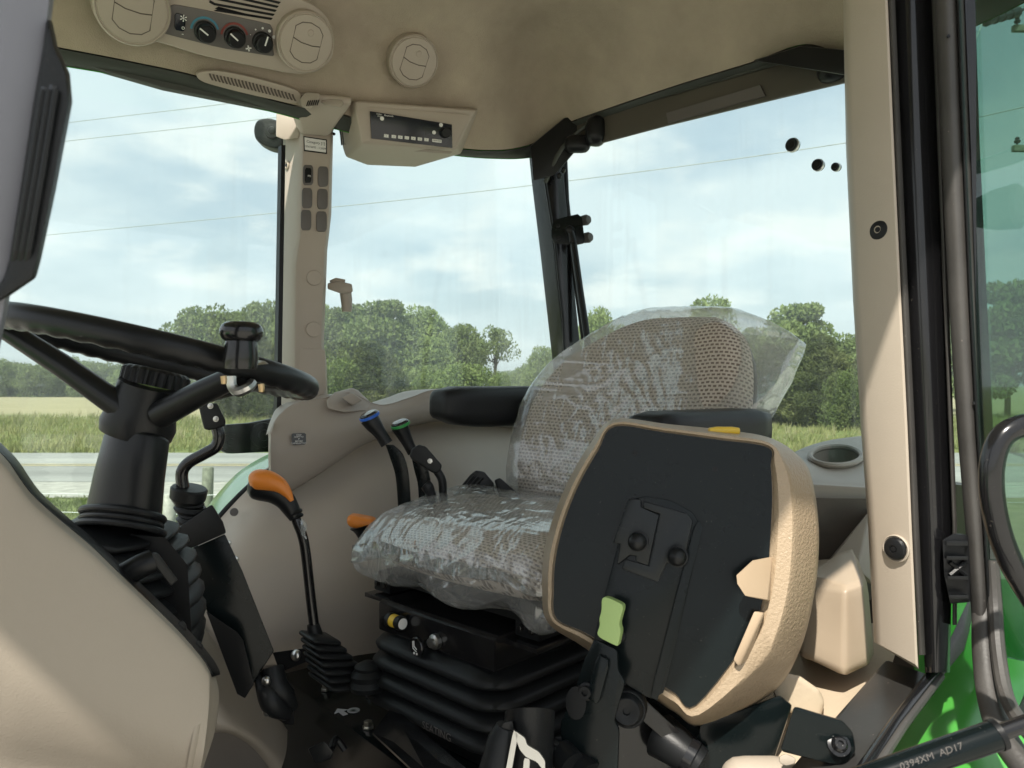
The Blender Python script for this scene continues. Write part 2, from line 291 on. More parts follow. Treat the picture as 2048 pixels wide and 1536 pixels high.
def grid(rows, sub=(4, 4), thick=None):
    rr = [catmull(r, sub[1]) for r in rows]; cols = list(zip(*rr)); cc = [catmull(list(c), sub[0]) for c in cols]; rows = list(zip(*cc))
    g = loft([list(r) for r in rows], False)
    if thick is not None:
        n0 = len(g.v); nc = len(rows[0]); nr = len(rows); back = [p + thick for p in g.v]; f2 = [[i+n0 for i in q[::-1]] for q in g.f]
        edge = [i for i in range(nc)] + [k*nc+nc-1 for k in range(1, nr)] + [(nr-1)*nc+i for i in range(nc-2, -1, -1)] + [k*nc for k in range(nr-2, 0, -1)]
        f3 = [[edge[i], edge[(i+1) % len(edge)], edge[(i+1) % len(edge)]+n0, edge[i]+n0] for i in range(len(edge))]
        g.v += back; g.f += f2 + f3
    return g
def chaikin(p, it=2, q=0.22, closed=True):
    for _ in range(it):
        o = []; m = len(p)
        for i in range(m if closed else m-1):
            a, b = p[i], p[(i+1) % m]; o += [tuple(a[k]*(1-q)+b[k]*q for k in range(2)), tuple(a[k]*q+b[k]*(1-q) for k in range(2))]
        if not closed: o = [p[0]] + o + [p[-1]]
        p = o
    return p
def slab(pl, outline, t, h=0.0, rnd=0, q=0.22):
    if rnd: outline = chaikin(outline, rnd, q)
    fr = [pl(x, y, h+t) for x, y in outline]; return prism(fr, [p - pl.n*t for p in fr])
def rbox(hx, hy, hz, rad, n=8):
    g = G(); 
    def face(a, b, c, sg):
        h = (hx, hy, hz); vs = []; na = n; 
        for i in range(na+1):
            for j in range(na+1):
                p = [0, 0, 0]; p[a] = h[a]*(2*i/na-1); p[b] = h[b]*(2*j/na-1); p[c] = h[c]*sg; vs.append(V(p))
        g.add(vs, [[i*(na+1)+j, (i+1)*(na+1)+j, (i+1)*(na+1)+j+1, i*(na+1)+j+1] for i in range(na) for j in range(na)])
    for c in range(3):
        for sg in (-1, 1): face((c+1) % 3, (c+2) % 3, c, sg)
    r = min(rad, hx, hy, hz)
    def rd(p):
        q = V((max(-hx+r, min(hx-r, p.x)), max(-hy+r, min(hy-r, p.y)), max(-hz+r, min(hz-r, p.z)))); d = p-q
        return q + d.normalized()*r if d.length > 1e-9 else p
    return g.map(rd)

def obj(name, g, m, parent=None, bev=0.0, seg=2, ang=32, label=None, kind=None, uvf=None, weld=1e-5, smooth=True):
    me = bpy.data.meshes.new(name); bm = bmesh.new()
    vs = [bm.verts.new(p) for p in g.v]
    for f in g.f:
        try: bm.faces.new([vs[i] for i in f])
        except ValueError: pass
    if weld: bmesh.ops.remove_doubles(bm, verts=bm.verts[:], dist=weld)
    bmesh.ops.recalc_face_normals(bm, faces=bm.faces[:])
    if bev:
        ed = [e for e in bm.edges if len(e.link_faces) == 2 and e.calc_face_angle(0) > R(25)]
        if ed: bmesh.ops.bevel(bm, geom=ed, offset=bev, segments=seg, profile=0.6, affect='EDGES', clamp_overlap=True)
    c = V((0, 0, 0))
    if bm.verts:
        lo = V([min(v.co[i] for v in bm.verts) for i in range(3)]); hi = V([max(v.co[i] for v in bm.verts) for i in range(3)]); c = (lo+hi)/2
        if parent is None: c.z = lo.z
    if uvf:
        ul = bm.loops.layers.uv.new('UVMap')
        for f in bm.faces:
            for lp in f.loops: lp[ul].uv = uvf(lp.vert.co)
    for v in bm.verts: v.co -= c
    bm.to_mesh(me); bm.free()
    if smooth:
        me.polygons.foreach_set('use_smooth', [True]*len(me.polygons)); me.set_sharp_from_angle(angle=R(ang))
    me.materials.append(m if not isinstance(m, str) else M[m])
    o = bpy.data.objects.new(name, me); col.objects.link(o); o['wc'] = list(c)
    pw = V(parent['wc']) if parent is not None else V((0, 0, 0))
    o.parent = parent; o.location = c - pw
    if label: o['label'] = label
    if kind: o['kind'] = kind
    return o
def empty(name, loc, label=None, cat=None, group=None):
    o = bpy.data.objects.new(name, None); col.objects.link(o); o.location = loc; o['wc'] = list(loc); o.empty_display_size = 0.2
    tag(o, label, cat, group); return o
def tag(o, label=None, cat=None, group=None, kind=None):
    for k, x in (('label', label), ('category', cat), ('group', group), ('kind', kind)):
        if x: o[k] = x
    return o
def text(name, s, o, x, y, size, m, parent, align='CENTER'):
    cu = bpy.data.curves.new(name, 'FONT'); cu.body = s; cu.size = size; cu.align_x = align; cu.align_y = 'CENTER'; cu.resolution_u = 3
    t = bpy.data.objects.new(name, cu); me = bpy.data.meshes.new_from_object(t); bpy.data.objects.remove(t)
    z = x.cross(y).normalized(); g = G().add([o + x*v.co.x + y*v.co.y + z*0.0006 for v in me.vertices], [list(p.vertices) for p in me.polygons]); bpy.data.meshes.remove(me)
    return obj(name, g, m, parent, smooth=False, weld=0)
def bolt(o, n, r, h, m, parent, name='bolt', hexa=True):
    return obj(name, lathe(o, n, [(0, r*1.35), (h*0.25, r*1.35), (h*0.26, r), (h*0.9, r), (h, r*0.8)], 6 if hexa else 18), m, parent)
def dome(o, n, r, h, m, parent, name, k=5, label=None, lip=0.0):
    pr = [(-0.002, r)] + ([(lip, r)] if lip else []) + [(lip + h*math.sin(i/k*math.pi/2), r*math.cos(i/k*math.pi/2)+1e-4) for i in range(k+1)]
    return obj(name, lathe(o, n, pr, 26), m, parent, label=label)
# ================================================================== the setting outside
def plain_mesh(name, v, f, m, parent=None, loc=(0, 0, 0), kind=None):
    me = bpy.data.meshes.new(name); v = np.asarray(v, dtype=np.float32).reshape(-1, 3); f = np.asarray(f, dtype=np.int32); k = f.shape[1]
    me.vertices.add(len(v)); me.vertices.foreach_set('co', v.ravel()); me.loops.add(f.size); me.loops.foreach_set('vertex_index', f.ravel())
    me.polygons.add(len(f)); me.polygons.foreach_set('loop_start', np.arange(0, f.size, k, dtype=np.int32)); me.polygons.foreach_set('loop_total', np.full(len(f), k, dtype=np.int32))
    me.update(); me.materials.append(M[m]); o = bpy.data.objects.new(name, me); col.objects.link(o); o.parent = parent; o.location = loc; o['wc'] = list(loc)
    if kind: o['kind'] = kind
    return o
def sheet(name, x0, x1, y0, y1, z, m, nx=1, ny=1):
    xs = np.linspace(x0, x1, nx+1); ys = np.linspace(y0, y1, ny+1); v = [(x, y, z) for y in ys for x in xs]
    f = [(j*(nx+1)+i, j*(nx+1)+i+1, (j+1)*(nx+1)+i+1, (j+1)*(nx+1)+i) for j in range(ny) for i in range(nx)]
    return plain_mesh(name, v, f, m, kind='structure')
sheet('ground', -1800, 1800, -400, 3000, 0, 'ground', 12, 12)
sheet('bounce_yard', -22, 22, -40, 6.0, 0.006, 'bounce_gravel', 4, 4)  # unseen gravel sheet, added to bounce light into the cab
sheet('gravel_shoulder', -400, 400, 12.5, 14.7, 0.006, 'gravel', 40, 1)
sheet('road', -400, 400, 14.5, 20.6, 0.012, 'road', 40, 1)
for yy in (17.25, 17.55): sheet('road_marking', -400, 400, yy, yy+0.13, 0.018, 'yline', 40, 1)

def blades(name, m, n, xr, yr, h, w, lean=0.35, clump=6, weight=None):
    k = n//clump; cx = rng.uniform(*xr, k); cy = yr[0] + (yr[1]-yr[0])*rng.uniform(0, 1, k)**1.3
    x = np.repeat(cx, clump) + rng.normal(0, w*4, k*clump); y = np.repeat(cy, clump) + rng.normal(0, w*4, k*clump); n = k*clump
    hh = h*np.repeat(rng.uniform(0.5, 1.15, k), clump)*rng.uniform(0.6, 1.1, n); a = rng.uniform(0, 2*np.pi, n); dx, dy = np.cos(a)*w, np.sin(a)*w
    if h > 0.3: hh *= np.array([0.35 + 0.9*max(0.0, 0.5+0.9*noise.noise(V((a_*0.22, b_*0.3, 3.0)))) for a_, b_ in zip(x, y)])
    lx, ly = rng.normal(0.1, lean, n)*hh, rng.normal(0, lean, n)*hh
    v = np.stack([np.stack([x-dx, y-dy, 0*x], 1), np.stack([x+dx, y+dy, 0*x], 1), np.stack([x+lx, y+ly, hh], 1)], 1).reshape(-1, 3)
    o = plain_mesh(name, v, np.arange(n*3).reshape(-1, 3), m, kind='stuff'); return o
tag(blades('verge_grass', 'grass', 60000, (-34, 32), (20.6, 42), 0.36, 0.022), 'tall green verge grass growing along the far side of the road', 'grass')
tag(blades('dry_grass', 'dry', 9000, (-34, 32), (22, 46), 0.5, 0.014, 0.25), 'pale dry seed heads standing in the tall verge grass', 'grass')
tag(blades('mown_grass', 'lawn', 60000, (-9.5, 1.5), (6.0, 12.5), 0.085, 0.007, 0.6), 'short mown grass between the tractor and the gravel shoulder', 'grass')

def leafcloud(centers, radii, counts, size, asp, up=0.0, shell=0.55, droop=0.0):
    V4 = []
    for c, r, n in zip(centers, radii, counts):
        d = rng.normal(0, 1, (n, 3)); d /= np.linalg.norm(d, axis=1)[:, None]; rad = (shell + (1-shell)*rng.uniform(0, 1, n)**0.6)
        p = np.asarray(c) + d*rad[:, None]*np.asarray(r)
        t = d*0.6 + rng.normal(0, 0.7, (n, 3)); t[:, 2] += up; t /= np.linalg.norm(t, axis=1)[:, None]
        q = np.cross(t, rng.normal(0, 1, (n, 3))); q /= np.linalg.norm(q, axis=1)[:, None]
        s = size*rng.uniform(0.55, 1.35, n)[:, None]; a, b = t*s, q*s*asp
        V4.append(np.stack([p-a, p+b*0.9, p+a, p-b*0.9], 1))
    v = np.concatenate(V4).reshape(-1, 3); return v, np.arange(len(v)).reshape(-1, 4)
def tubes_mesh(list_): 
    g = G()
    for p, r in list_: g.join(tube(p, r, 7, 0))
    return g
def broadleaf(seed, h, w, lobes, n, size, gap=0.0):
    rs = np.random.default_rng(seed); cs, rr, ns, limbs = [], [], [], []
    base = h*(0.16+gap)
    for i in range(lobes):
        th = i*2.399 + rs.uniform(-0.4, 0.4); f = rs.uniform(0.02, 1)**0.8; z = base + (h-base)*(0.08+0.86*f)
        e = math.sqrt(max(0.03, 1-((f-0.38)/0.68)**2)); rad = w*0.5*e*rs.uniform(0.45, 0.82)
        s = rs.uniform(0.15, 0.27)*w*(0.75+0.4*e); cs.append((rad*math.cos(th), rad*math.sin(th), z-s*0.25)); rr.append((s, s, s*rs.uniform(0.62, 0.85))); ns.append(int(n/lobes*rs.uniform(0.7, 1.3)))
        if i % 2 == 0: limbs.append(([V((0, 0, base*rs.uniform(0.7, 1.6))), V((rad*0.45*math.cos(th), rad*0.45*math.sin(th), z*0.75)), V(cs[-1])], [0.028*h*0.5, 0.018*h*0.5, 0.006*h*0.5]))
    limbs.append(([V((0, 0, -0.1)), V((0.02*h, 0, h*0.3)), V((0, 0.02*h, h*0.62)), V((0.01*h, 0, h*0.86))], [0.03*h, 0.024*h, 0.014*h, 0.004*h]))
    return leafcloud(cs, rr, ns, size, 0.62, 0.1), limbs
def cedar(seed, h, w, n, size):
    rs = np.random.default_rng(seed); cs, rr, ns, limbs = [], [], [], []
    for i in range(54):
        f = (i+0.5)/54; th = i*2.399; prof = (1-f)**0.75*(0.55+0.45*min(1, f*5)); rad = w*0.5*prof*rs.uniform(0.55, 1.0); z = h*(0.05+0.92*f)
        s = w*0.5*(0.16+0.22*(1-f)); cs.append((rad*math.cos(th), rad*math.sin(th), z)); rr.append((s, s, s*0.7)); ns.append(int(n/54*(0.55+0.9*(1-f))))
        if i % 4 == 0: limbs.append(([V((0, 0, z*0.85)), V(cs[-1])], [0.012*h, 0.003*h]))
    for k in range(7): th = k*0.9; cs.append((w*0.08*math.cos(th), w*0.08*math.sin(th), h*(0.80+0.03*k))); rr.append((w*0.05, w*0.05, h*0.045)); ns.append(int(n/70))
    limbs.append(([V((0, 0, -0.1)), V((0, 0, h*0.5)), V((0, 0, h*0.95))], [0.025*h, 0.015*h, 0.003*h]))
    return leafcloud(cs, rr, ns, size, 0.28, 0.75, 0.35), limbs
protos = {}
def make_proto(key, data, m):
    (v, f), limbs = data; root = bpy.data.objects.new(key+'_tree', None)
    cr = plain_mesh('crown', v, f, m); cr.data.name = key+'_crown'
    g = tubes_mesh(limbs); me = bpy.data.meshes.new(key+'_trunk'); me.from_pydata([tuple(x) for x in g.v], [], g.f); me.materials.append(M['bark']); me.polygons.foreach_set('use_smooth', [True]*len(me.polygons))
    protos[key] = (cr.data, me); bpy.data.objects.remove(cr)
make_proto('bd_a', broadleaf(1, 10, 9, 34, 15000, 0.22), 'leaf'); make_proto('bd_b', broadleaf(2, 10, 8, 30, 14000, 0.22), 'leaf')
make_proto('bd_c', broadleaf(3, 10, 10, 38, 16000, 0.23), 'leaf'); make_proto('bd_s', broadleaf(4, 10, 7, 15, 3400, 0.20, 0.22), 'leaf')
make_proto('bd_h', broadleaf(9, 10, 12, 46, 17000, 0.26, -0.15), 'leaf'); make_proto('bd_l', broadleaf(5, 4, 5, 30, 11000, 0.11, -0.1), 'leaf_light'); make_proto('cd_a', cedar(6, 5, 4.6, 30000, 0.105), 'cedar'); make_proto('cd_b', cedar(8, 5, 3.6, 26000, 0.105), 'cedar')
PH = {'bd_h': (10, 12), 'bd_a': (10, 9), 'bd_b': (10, 8), 'bd_c': (10, 10), 'bd_s': (10, 7), 'bd_l': (4, 5), 'cd_a': (5, 4.6), 'cd_b': (5, 3.6)}
def tree(name, px, ytop, d, wpx, key, label, group=None):
    h = CAMZ + (HZ-ytop)/F*d; w = wpx*d/F; root = empty(name, P(px, HZ, d)*1.0, label, 'tree', group); root.location.z = 0
    ph, pw = PH[key]; root.scale = (w/pw, w/pw, h/ph); root.rotation_euler.z = random.uniform(0, 6.28)
    for nm, me in (('crown', protos[key][0]), ('trunk', protos[key][1])):
        o = bpy.data.objects.new(nm, me); col.objects.link(o); o.parent = root
# far hedgerow across the tan field
xs = [-70, -38, -8, 22, 52, 84, 114, 146, 176, 208, 238, 270, 302, 336]
for i, x in enumerate(xs):
    tree('hedgerow_tree', x, 716 + (i*37 % 17) - (6 if i in (2, 7) else 0), 108 + (i*29 % 11), 72 + (i*23 % 20), 'bd_h', 'dark green tree in the low far row beyond the tan field', 'far hedgerow trees')
for x, y, d, w in ((1010, 742, 190, 70), (1050, 745, 200, 80), (1088, 694, 95, 80), (1052, 728, 120, 60), (1095, 728, 170, 70), (1140, 725, 165, 60)):
    tree('hedgerow_tree', x, y, d, w, 'bd_h', 'distant hazy tree on the skyline next to the black rear post', 'skyline trees')
big = [(415, 612, 82, 150, 'bd_a', 'broad leafy tree rising beside the tan pillar, behind the spinner knob'),
       (470, 622, 88, 150, 'bd_b', 'leafy tree between the spinner knob and the dark tree at the pillar'), (528, 606, 78, 120, 'bd_c', 'tall dark green tree hugging the front edge of the tan pillar'),
       (610, 600, 84, 170, 'bd_a', 'leafy tree standing behind the tan pillar'), (695, 612, 80, 150, 'bd_c', 'leafy tree just past the tan pillar, below the coat hook'), (765, 598, 78, 150, 'bd_b', 'tallest rounded tree of the wood past the tan pillar'),
       (835, 612, 82, 130, 'bd_a', 'leafy tree on the sloping shoulder of the wood'), (858, 672, 76, 90, 'bd_b', 'lower leafy tree filling the end of the wood'), (922, 650, 80, 95, 'bd_c', 'rounded full tree beside the thin open tree'),
       (990, 657, 78, 80, 'bd_s', 'thin open tree with sky showing through and a bare trunk')]
for x, y, d, w, k, l in big: tree('broadleaf_tree', x, y, d, w, k, l, 'trees of the wood')
tree('broadleaf_tree', 1205, 618, 70, 110, 'bd_a', 'leafy tree peeping up between the rear post and the seat back', 'trees behind the seat')
tree('broadleaf_tree', 1420, 598, 74, 120, 'bd_s', 'open treetop showing just above the covered seat back', 'trees behind the seat')
tree('broadleaf_tree', 1330, 640, 72, 130, 'bd_c', 'leafy tree hidden mostly behind the covered seat back', 'trees behind the seat')
tree('broadleaf_tree', 1600, 604, 48, 150, 'bd_b', 'tall airy tree rising over the cedars in the rear window', 'trees behind the seat')
tree('broadleaf_tree', 1500, 655, 50, 120, 'bd_a', 'leafy tree behind the tip of the plastic seat bag', 'trees behind the seat')
tree('broadleaf_tree', 1690, 668, 40, 130, 'bd_a', 'bright leafy tree at the edge of the near tan post', 'trees behind the seat')
tree('broadleaf_tree', 2015, 560, 42, 160, 'bd_b', 'dark leafy tree seen through the open door glass', 'trees behind the seat')
tree('broadleaf_tree', 1900, 640, 52, 150, 'bd_c', 'leafy tree standing behind the black door post', 'trees behind the seat')
tree('cedar_tree', 505, 648, 41, 175, 'cd_a', 'dark cedar low beside the black side bracket', 'cedars along the verge')
tree('cedar_tree', 742, 684, 44, 205, 'cd_a', 'spreading olive green cedar in front of the wood', 'cedars along the verge')
tree('cedar_tree', 1545, 690, 36, 190, 'cd_b', 'dark cedar directly behind the plastic bag corner', 'cedars along the verge')
tree('cedar_tree', 1640, 672, 34, 210, 'cd_a', 'large dark cedar over the tall grass in the rear window', 'cedars along the verge')
tree('cedar_tree', 1735, 700, 33, 150, 'cd_b', 'cedar half hidden by the near tan post', 'cedars along the verge')
tree('leafy_bush', 672, 716, 43, 110, 'bd_l', 'bright green bush at the foot of the tan pillar', 'bright bushes')
tree('leafy_bush', 930, 728, 42, 130, 'bd_l', 'yellow green bush with pointed shoots in front of the wood', 'bright bushes')
tree('leafy_bush', 862, 742, 45, 90, 'bd_l', 'low bright bush between the cedar and the yellow green bush', 'bright bushes')
tree('leafy_bush', 1000, 745, 48, 50, 'bd_l', 'small yellow bush beneath the thin open tree', 'bright bushes')
tree('leafy_bush', 1690, 742, 31, 90, 'bd_l', 'bright leafy bush close to the near tan post above the tall grass', 'bright bushes')

def post(px, ytop, d, r, m, label):
    b = P(px, HZ, d); top = P(px, ytop, d).z; b.z = 0
    prof = [(-0.25, r), (top*0.5, r*1.02), (top-0.02, r*0.97), (top, r*0.82), (top+0.004, 0.01)]
    o = obj('fence_post', lathe(b, V((0.03, 0.01, 1)), prof, 14), m, None, label=label); tag(o, None, 'fence post'); return o
post(413, 934, 10.6, 0.078, 'oldwood', 'greenish weathered wooden fence post by the road shoulder')
post(337, 988, 9.0, 0.075, 'greywood', 'short bleached grey fence post in the mown grass')
for z, lab in ((0.58, 'upper'), (0.36, 'lower')):
    pts = []
    for k in range(25):
        x = -14 + 26*k/24; pts.append(V((x, 9.0 + 0.06*(x+4.1), z + 0.03*math.cos(k*1.7))))
    tag(obj('fence_wire', tube(pts, 0.004, 5), 'wire'), lab + ' strand of rusty fence wire in front of the gravel shoulder', 'fence wire')

# utility pole with its lines
pole_xy = P(2120, HZ, 17.0); px_, py_ = pole_xy.x, pole_xy.y
pole = empty('utility_pole', (px_, py_, 0), 'wooden utility pole with crossarm and insulators beyond the open door', 'utility pole')
obj('pole_shaft', lathe(V((px_, py_, -0.5)), EZ, [(0, 0.17), (5, 0.15), (11.8, 0.11), (11.85, 0.02)], 14), 'oldwood', pole)
for zz in (7.2, 9.9):
    obj('crossarm', box(V((px_, py_-0.12, zz)), 1.15, 0.06, 0.07), 'oldwood', pole, bev=0.01)
    for dx in (-1.05, -0.45, 0.45, 1.05): obj('insulator', lathe(V((px_+dx, py_-0.12, zz+0.07)), EZ, [(0, 0.02), (0.05, 0.02), (0.06, 0.06), (0.1, 0.07), (0.13, 0.04), (0.16, 0.05), (0.2, 0.01)], 10), 'insul', pole)
s0 = P(2042, 22, 16.8); s1 = P(1966, 44, 16.4)
obj('strain_insulator', tube([s0 + (s1-s0)*t for t in (0, .08, .1, .3, .32, .5, .52, .7, .72, .92, 1)], [0.03, 0.03, .12, .12, .09, .12, .09, .12, .09, .12, 0.03], 10), 'insul', pole)
obj('strain_insulator', tube([P(2060, 10, 16.9), s0], 0.03, 8), 'insul', pole)
def wire(pts, lab, r=0.012):
    q = catmull(pts, 14); tag(obj('power_line', tube(q, r, 6), 'wire'), lab, 'power line', 'overhead power lines')
wire([P(-700, 545, 46), P(95, 470, 30), P(560, 425, 26), P(1060, 371, 22.5), P(1690, 286, 19), P(2090, 205, 17.0)], 'long overhead line crossing behind the tan pillar and black rear post')
wire([P(-700, 375, 30), P(125, 283, 24), P(550, 235, 22), P(1100, 160, 19.5), P(2060, 10, 17.0)], 'overhead line passing behind the small black side mirror', 0.010)
wire([P(-700, 345, 29), P(130, 246, 23.5), P(470, 205, 21.5), P(1100, 120, 19), P(2042, 22, 16.8)], 'topmost overhead line under the cab roof edge', 0.010)
wire([s1, P(1920, 110, 15.5), P(1700, 230, 14)], 'slack line dropping from the strain insulator', 0.014)

# ================================================================== the tractor: cab shell
tr = empty('tractor', T(1.07, 0.9, 0), 'green utility tractor with tan cab interior, seen in through its open door', 'tractor')
def pt(name, g, m, parent=tr, **k): return obj(name, g, m, parent, **k)
EPX = [PR(-230, 30, 1.62), PR(110, 93, 1.62), PR(260, 122, 1.62), PR(400, 153, 1.62), PR(560, 203, 1.62), PR(700, 232, 1.62), PR(860, 285, 1.62), PR(980, 300, 1.60), P(1062, 288, 2.10), PB(1125, 250, 1.42),
       PB(1220, 215, 1.42), PB(1360, 168, 1.42), PB(1500, 125, 1.42), PB(1610, 88, 1.42), PB(1700, 112, 1.42), PB(1800, 95, 1.40), T(0.36, 1.3, 2.55), T(0.28, 1.0, 2.55), T(0.27, 0.5, 2.55), T(0.27, 0.0, 2.55), T(0.29, -0.30, 2.54), T(0.50, -0.42, 2.53), T(1.0, -0.44, 2.52), T(1.45, -0.40, 2.51)]
ctr = T(1.0, 0.62, 0)
def ring(pts, f, dz): return [V((p.x + (ctr.x-p.x)*f, p.y + (ctr.y-p.y)*f, p.z + dz)) for p in pts]
E = catmull(EPX, 6, True)
def smoothz(pts, k):
    n = len(pts); return [V((p.x, p.y, sum(pts[(i+j) % n].z for j in range(-k, k+1))/(2*k+1))) for i, p in enumerate(pts)]
rings = [ring(E, 0.0, 0.0), ring(E, 0.006, 0.006), ring(E, 0.03, 0.05), ring(smoothz(E, 2), 0.065, 0.105), ring(smoothz(E, 6), 0.12, 0.16), ring(smoothz(E, 10), 0.22, 0.215), ring(smoothz(E, 14), 0.45, 0.25), ring(smoothz(E, 20), 0.95, 0.26)]
hlg = loft(rings, True, False); hlg.f.append([len(rings[0])*(len(rings)-1)+i for i in range(len(rings[0]))]); pt('headliner', hlg, 'headliner', label='brown felt headliner arching over the cab', ang=80)
Es = smoothz(E, 8)
M['rail'] = mat('dark_green_grey_rail', (0.045, 0.050, 0.043), 0.6)
pt('roof_lip', loft([ring(E, 0.0, -0.003), ring(E, -0.012, -0.012), ring(Es, -0.06, -0.018)], True, False), 'rail', ang=80)
pt('roof', loft([ring(Es, -0.06, -0.02), ring(Es, -0.075, 0.06), ring(Es, -0.06, 0.16), ring(Es, 0.0, 0.24), ring(Es, 0.12, 0.30), ring(Es, 0.5, 0.34), ring(Es, 0.95, 0.35)], True, False), 'paint', label='green moulded cab roof', ang=80)
pR = PL(T(1.665, 0, 0), -ER)
pt('roof_rail', slab(pR, [(-250, 10), (110, 86), (400, 146), (600, 205), (600, 232), (545, 219), (330, 176), (133, 119), (-250, 55)], 0.02), 'rail', bev=0.003)
pt('side_window', slab(PL(T(1.80, 0, 0), -ER), [(-330, 20), (585, 200), (575, 1000), (470, 1120), (-330, 1180)], 0.004), 'glass')
pt('quarter_window', slab(PL(T(1.80, 0, 0), -ER), [(620, 190), (1110, 240), (1125, 800), (620, 810)], 0.004), 'glass')
pt('window_seal', slab(PL(T(1.69, 0, 0), -ER), [(563, 290), (571, 290), (562, 850), (553, 850)], 0.02), 'black')

# ---- right-hand tan pillar with its switches
LE = [(190, 566), (300, 566), (470, 563), (560, 561), (800, 556), (880, 553)]; CR = [(190, 603), (300, 602), (470, 597), (530, 588), (800, 585), (880, 583)]; RE = [(190, 668), (300, 666), (430, 663), (500, 655), (690, 648), (730, 655), (800, 656), (880, 650)]
def at(tab, y):
    for (y0, x0), (y1, x1) in zip(tab, tab[1:]):
        if y <= y1: return x0 + (x1-x0)*max(0, min(1, (y-y0)/(y1-y0)))
    return tab[-1][1]
ys = [190, 260, 300, 380, 430, 470, 500, 530, 600, 660, 690, 720, 800, 880]
secs = [[P(at(LE, y), y, 1.87), P(at(CR, y)-6, y, 1.805), P(at(CR, y)+4, y, 1.795), P(at(RE, y)-6, y, 1.825), P(at(RE, y), y, 1.85), P((at(LE, y)+at(RE, y))/2, y, 1.98)] for y in ys]
pil = pt('cab_pillar', loft(secs), 'pillar', label='tan plastic pillar with a two by three block of switches', ang=45, bev=0.003)
fp0 = P(603, 400, 1.795); fp1 = P(657.5, 400, 1.825); fpn = (fp1-fp0).cross(EZ).normalized(); fpn = fpn if fpn.dot(CAM-fp0) > 0 else -fpn
pF = PL(fp0 + fpn*0.001, fpn); pFl = PL(P(590, 650, 1.795) + fpn*0.001, fpn)                        # the pillar's inner face
for i, (x, y) in enumerate([(617, 350), (647, 353), (615, 396), (646, 398), (613, 440), (644, 443)]):
    s = pt('switch_blank' if i else 'rocker_switch', slab(pF, chaikin([(x-11, y-21), (x+10, y-20), (x+10, y+20), (x-11, y+20)], 2, 0.15), 0.005, -0.002), 'insert', pil, bev=0.0015, label=None if i else 'black rocker switch in the pillar switch block')
    if i == 0:
        pt('rocker_switch', slab(pF, chaikin([(x-7, y-15), (x+6, y-14), (x+6, y+15), (x-7, y+15)], 1, 0.15), 0.006, 0.001), 'black', pil, bev=0.001)
        a, xd, yd = pF.axes(x, y+3, x+10, y+3.6); text('switch_symbol', 'm', a + pF.n*0.0075, xd, yd, 0.010, 'white', pil)
pt('sticker', slab(pF, [(607, 272), (654, 279), (654, 308), (608, 302)], 0.0012, 0.0005), 'black', pil, label='white warning sticker with black border')
pt('sticker_face', slab(pF, [(609, 274.5), (652, 281), (652, 305), (610, 299.5)], 0.0008, 0.0016), 'white', pil)
for s, y, sz in (('Category [1]', 286, 0.0085), ('EN15695 - 1:2009', 296, 0.0066)):
    a, xd, yd = pF.axes(631, y, 641, y+1.4); text('print', s, a + pF.n*0.0026, xd, yd, sz, 'black', pil)
for x, y in ((628, 556), (627, 659)): pt('cap', lathe(pFl(x, y), fpn, [(-0.01, 0.0185), (0.003, 0.0185), (0.0045, 0.017), (0.005, 0.001)], 30), 'pillar', pil)
pt('cover_plate', slab(pFl, [(599, 697), (650, 700), (652, 782), (597, 778)], 0.0022, -0.001), 'pillar', pil, bev=0.0008)
sp0 = P(566, 400, 1.868); spn = (P(600, 400, 1.80)-sp0).cross(EZ).normalized(); spn = spn if spn.dot(CAM-sp0) > 0 else -spn
pS = PL(sp0, spn)
for x, y, m in ((576, 331, 'beige'), (571, 593, 'insert')):
    pt('screw_ring', lathe(pS(x, y), spn, [(-0.003, 0.011), (0.004, 0.011), (0.006, 0.008), (0.004, 0.005), (0.003, 0.0005)], 20), m, pil); pt('screw', lathe(pS(x, y), spn, [(0, 0.0045), (0.0055, 0.004), (0.0055, 0.0003)], 12), 'black', pil)
# coat hook
hk = pt('coat_hook', hull([P(x, y, d) for x, y in ((655, 566), (682, 563), (704, 568), (706, 584), (684, 588), (655, 578)) for d in (1.86, 1.90)]), 'taupe', bev=0.004)
pt('hook_peg', tube([P(690, 575, 1.88), P(693, 600, 1.88), P(694, 623, 1.88)], [0.015, 0.0145, 0.012], 14), 'taupe', hk)
pt('hook_clip', tube([P(660, 563, 1.87), P(672, 560, 1.87), P(690, 562, 1.87)], [0.003, 0.006, 0.004], 8), 'taupe', hk)
# the trim that carries the pillar into the roof
trim = pt('pillar_top_trim', hull([P(588, 184, 1.66), P(704, 194, 1.70), P(702, 208, 1.70), P(670, 242, 1.77), P(662, 262, 1.795), P(655, 272, 1.80), P(603, 268, 1.775), P(592, 250, 1.77), P(580, 215, 1.72), P(588, 184, 1.9), P(704, 192, 1.9), P(660, 272, 1.9), P(595, 265, 1.9)]), 'pillar', bev=0.008, seg=3)
pt('sensor_block', hull([P(x, y, d) for x, y in ((600, 198), (612, 184), (641, 187), (637, 206), (620, 220), (603, 213)) for d in (1.655, 1.72)]), 'taupe', trim, bev=0.004)
for k in range(6): pt('slot', slab(PL(P(625, 207, 1.653), V((0.1, -1, -0.15))), [(612+k*4.2, 212-k*0.3), (614.2+k*4.2, 212-k*0.3), (618+k*4.2, 201-k*0.3), (615.8+k*4.2, 201-k*0.3)], 0.001), 'black', trim)
pt('trim_recess', hull([P(x, y, d) for x, y in ((645, 196), (684, 200), (688, 208), (680, 216), (650, 210), (642, 204)) for d in (1.685, 1.72)]), 'taupe', trim, bev=0.003)
pt('pillar_bracket', hull([P(x, y, d) for x, y in ((553, 222), (580, 226), (600, 240), (598, 276), (570, 280), (552, 273)) for d in (1.80, 1.88)]), 'pillar', trim, bev=0.004)
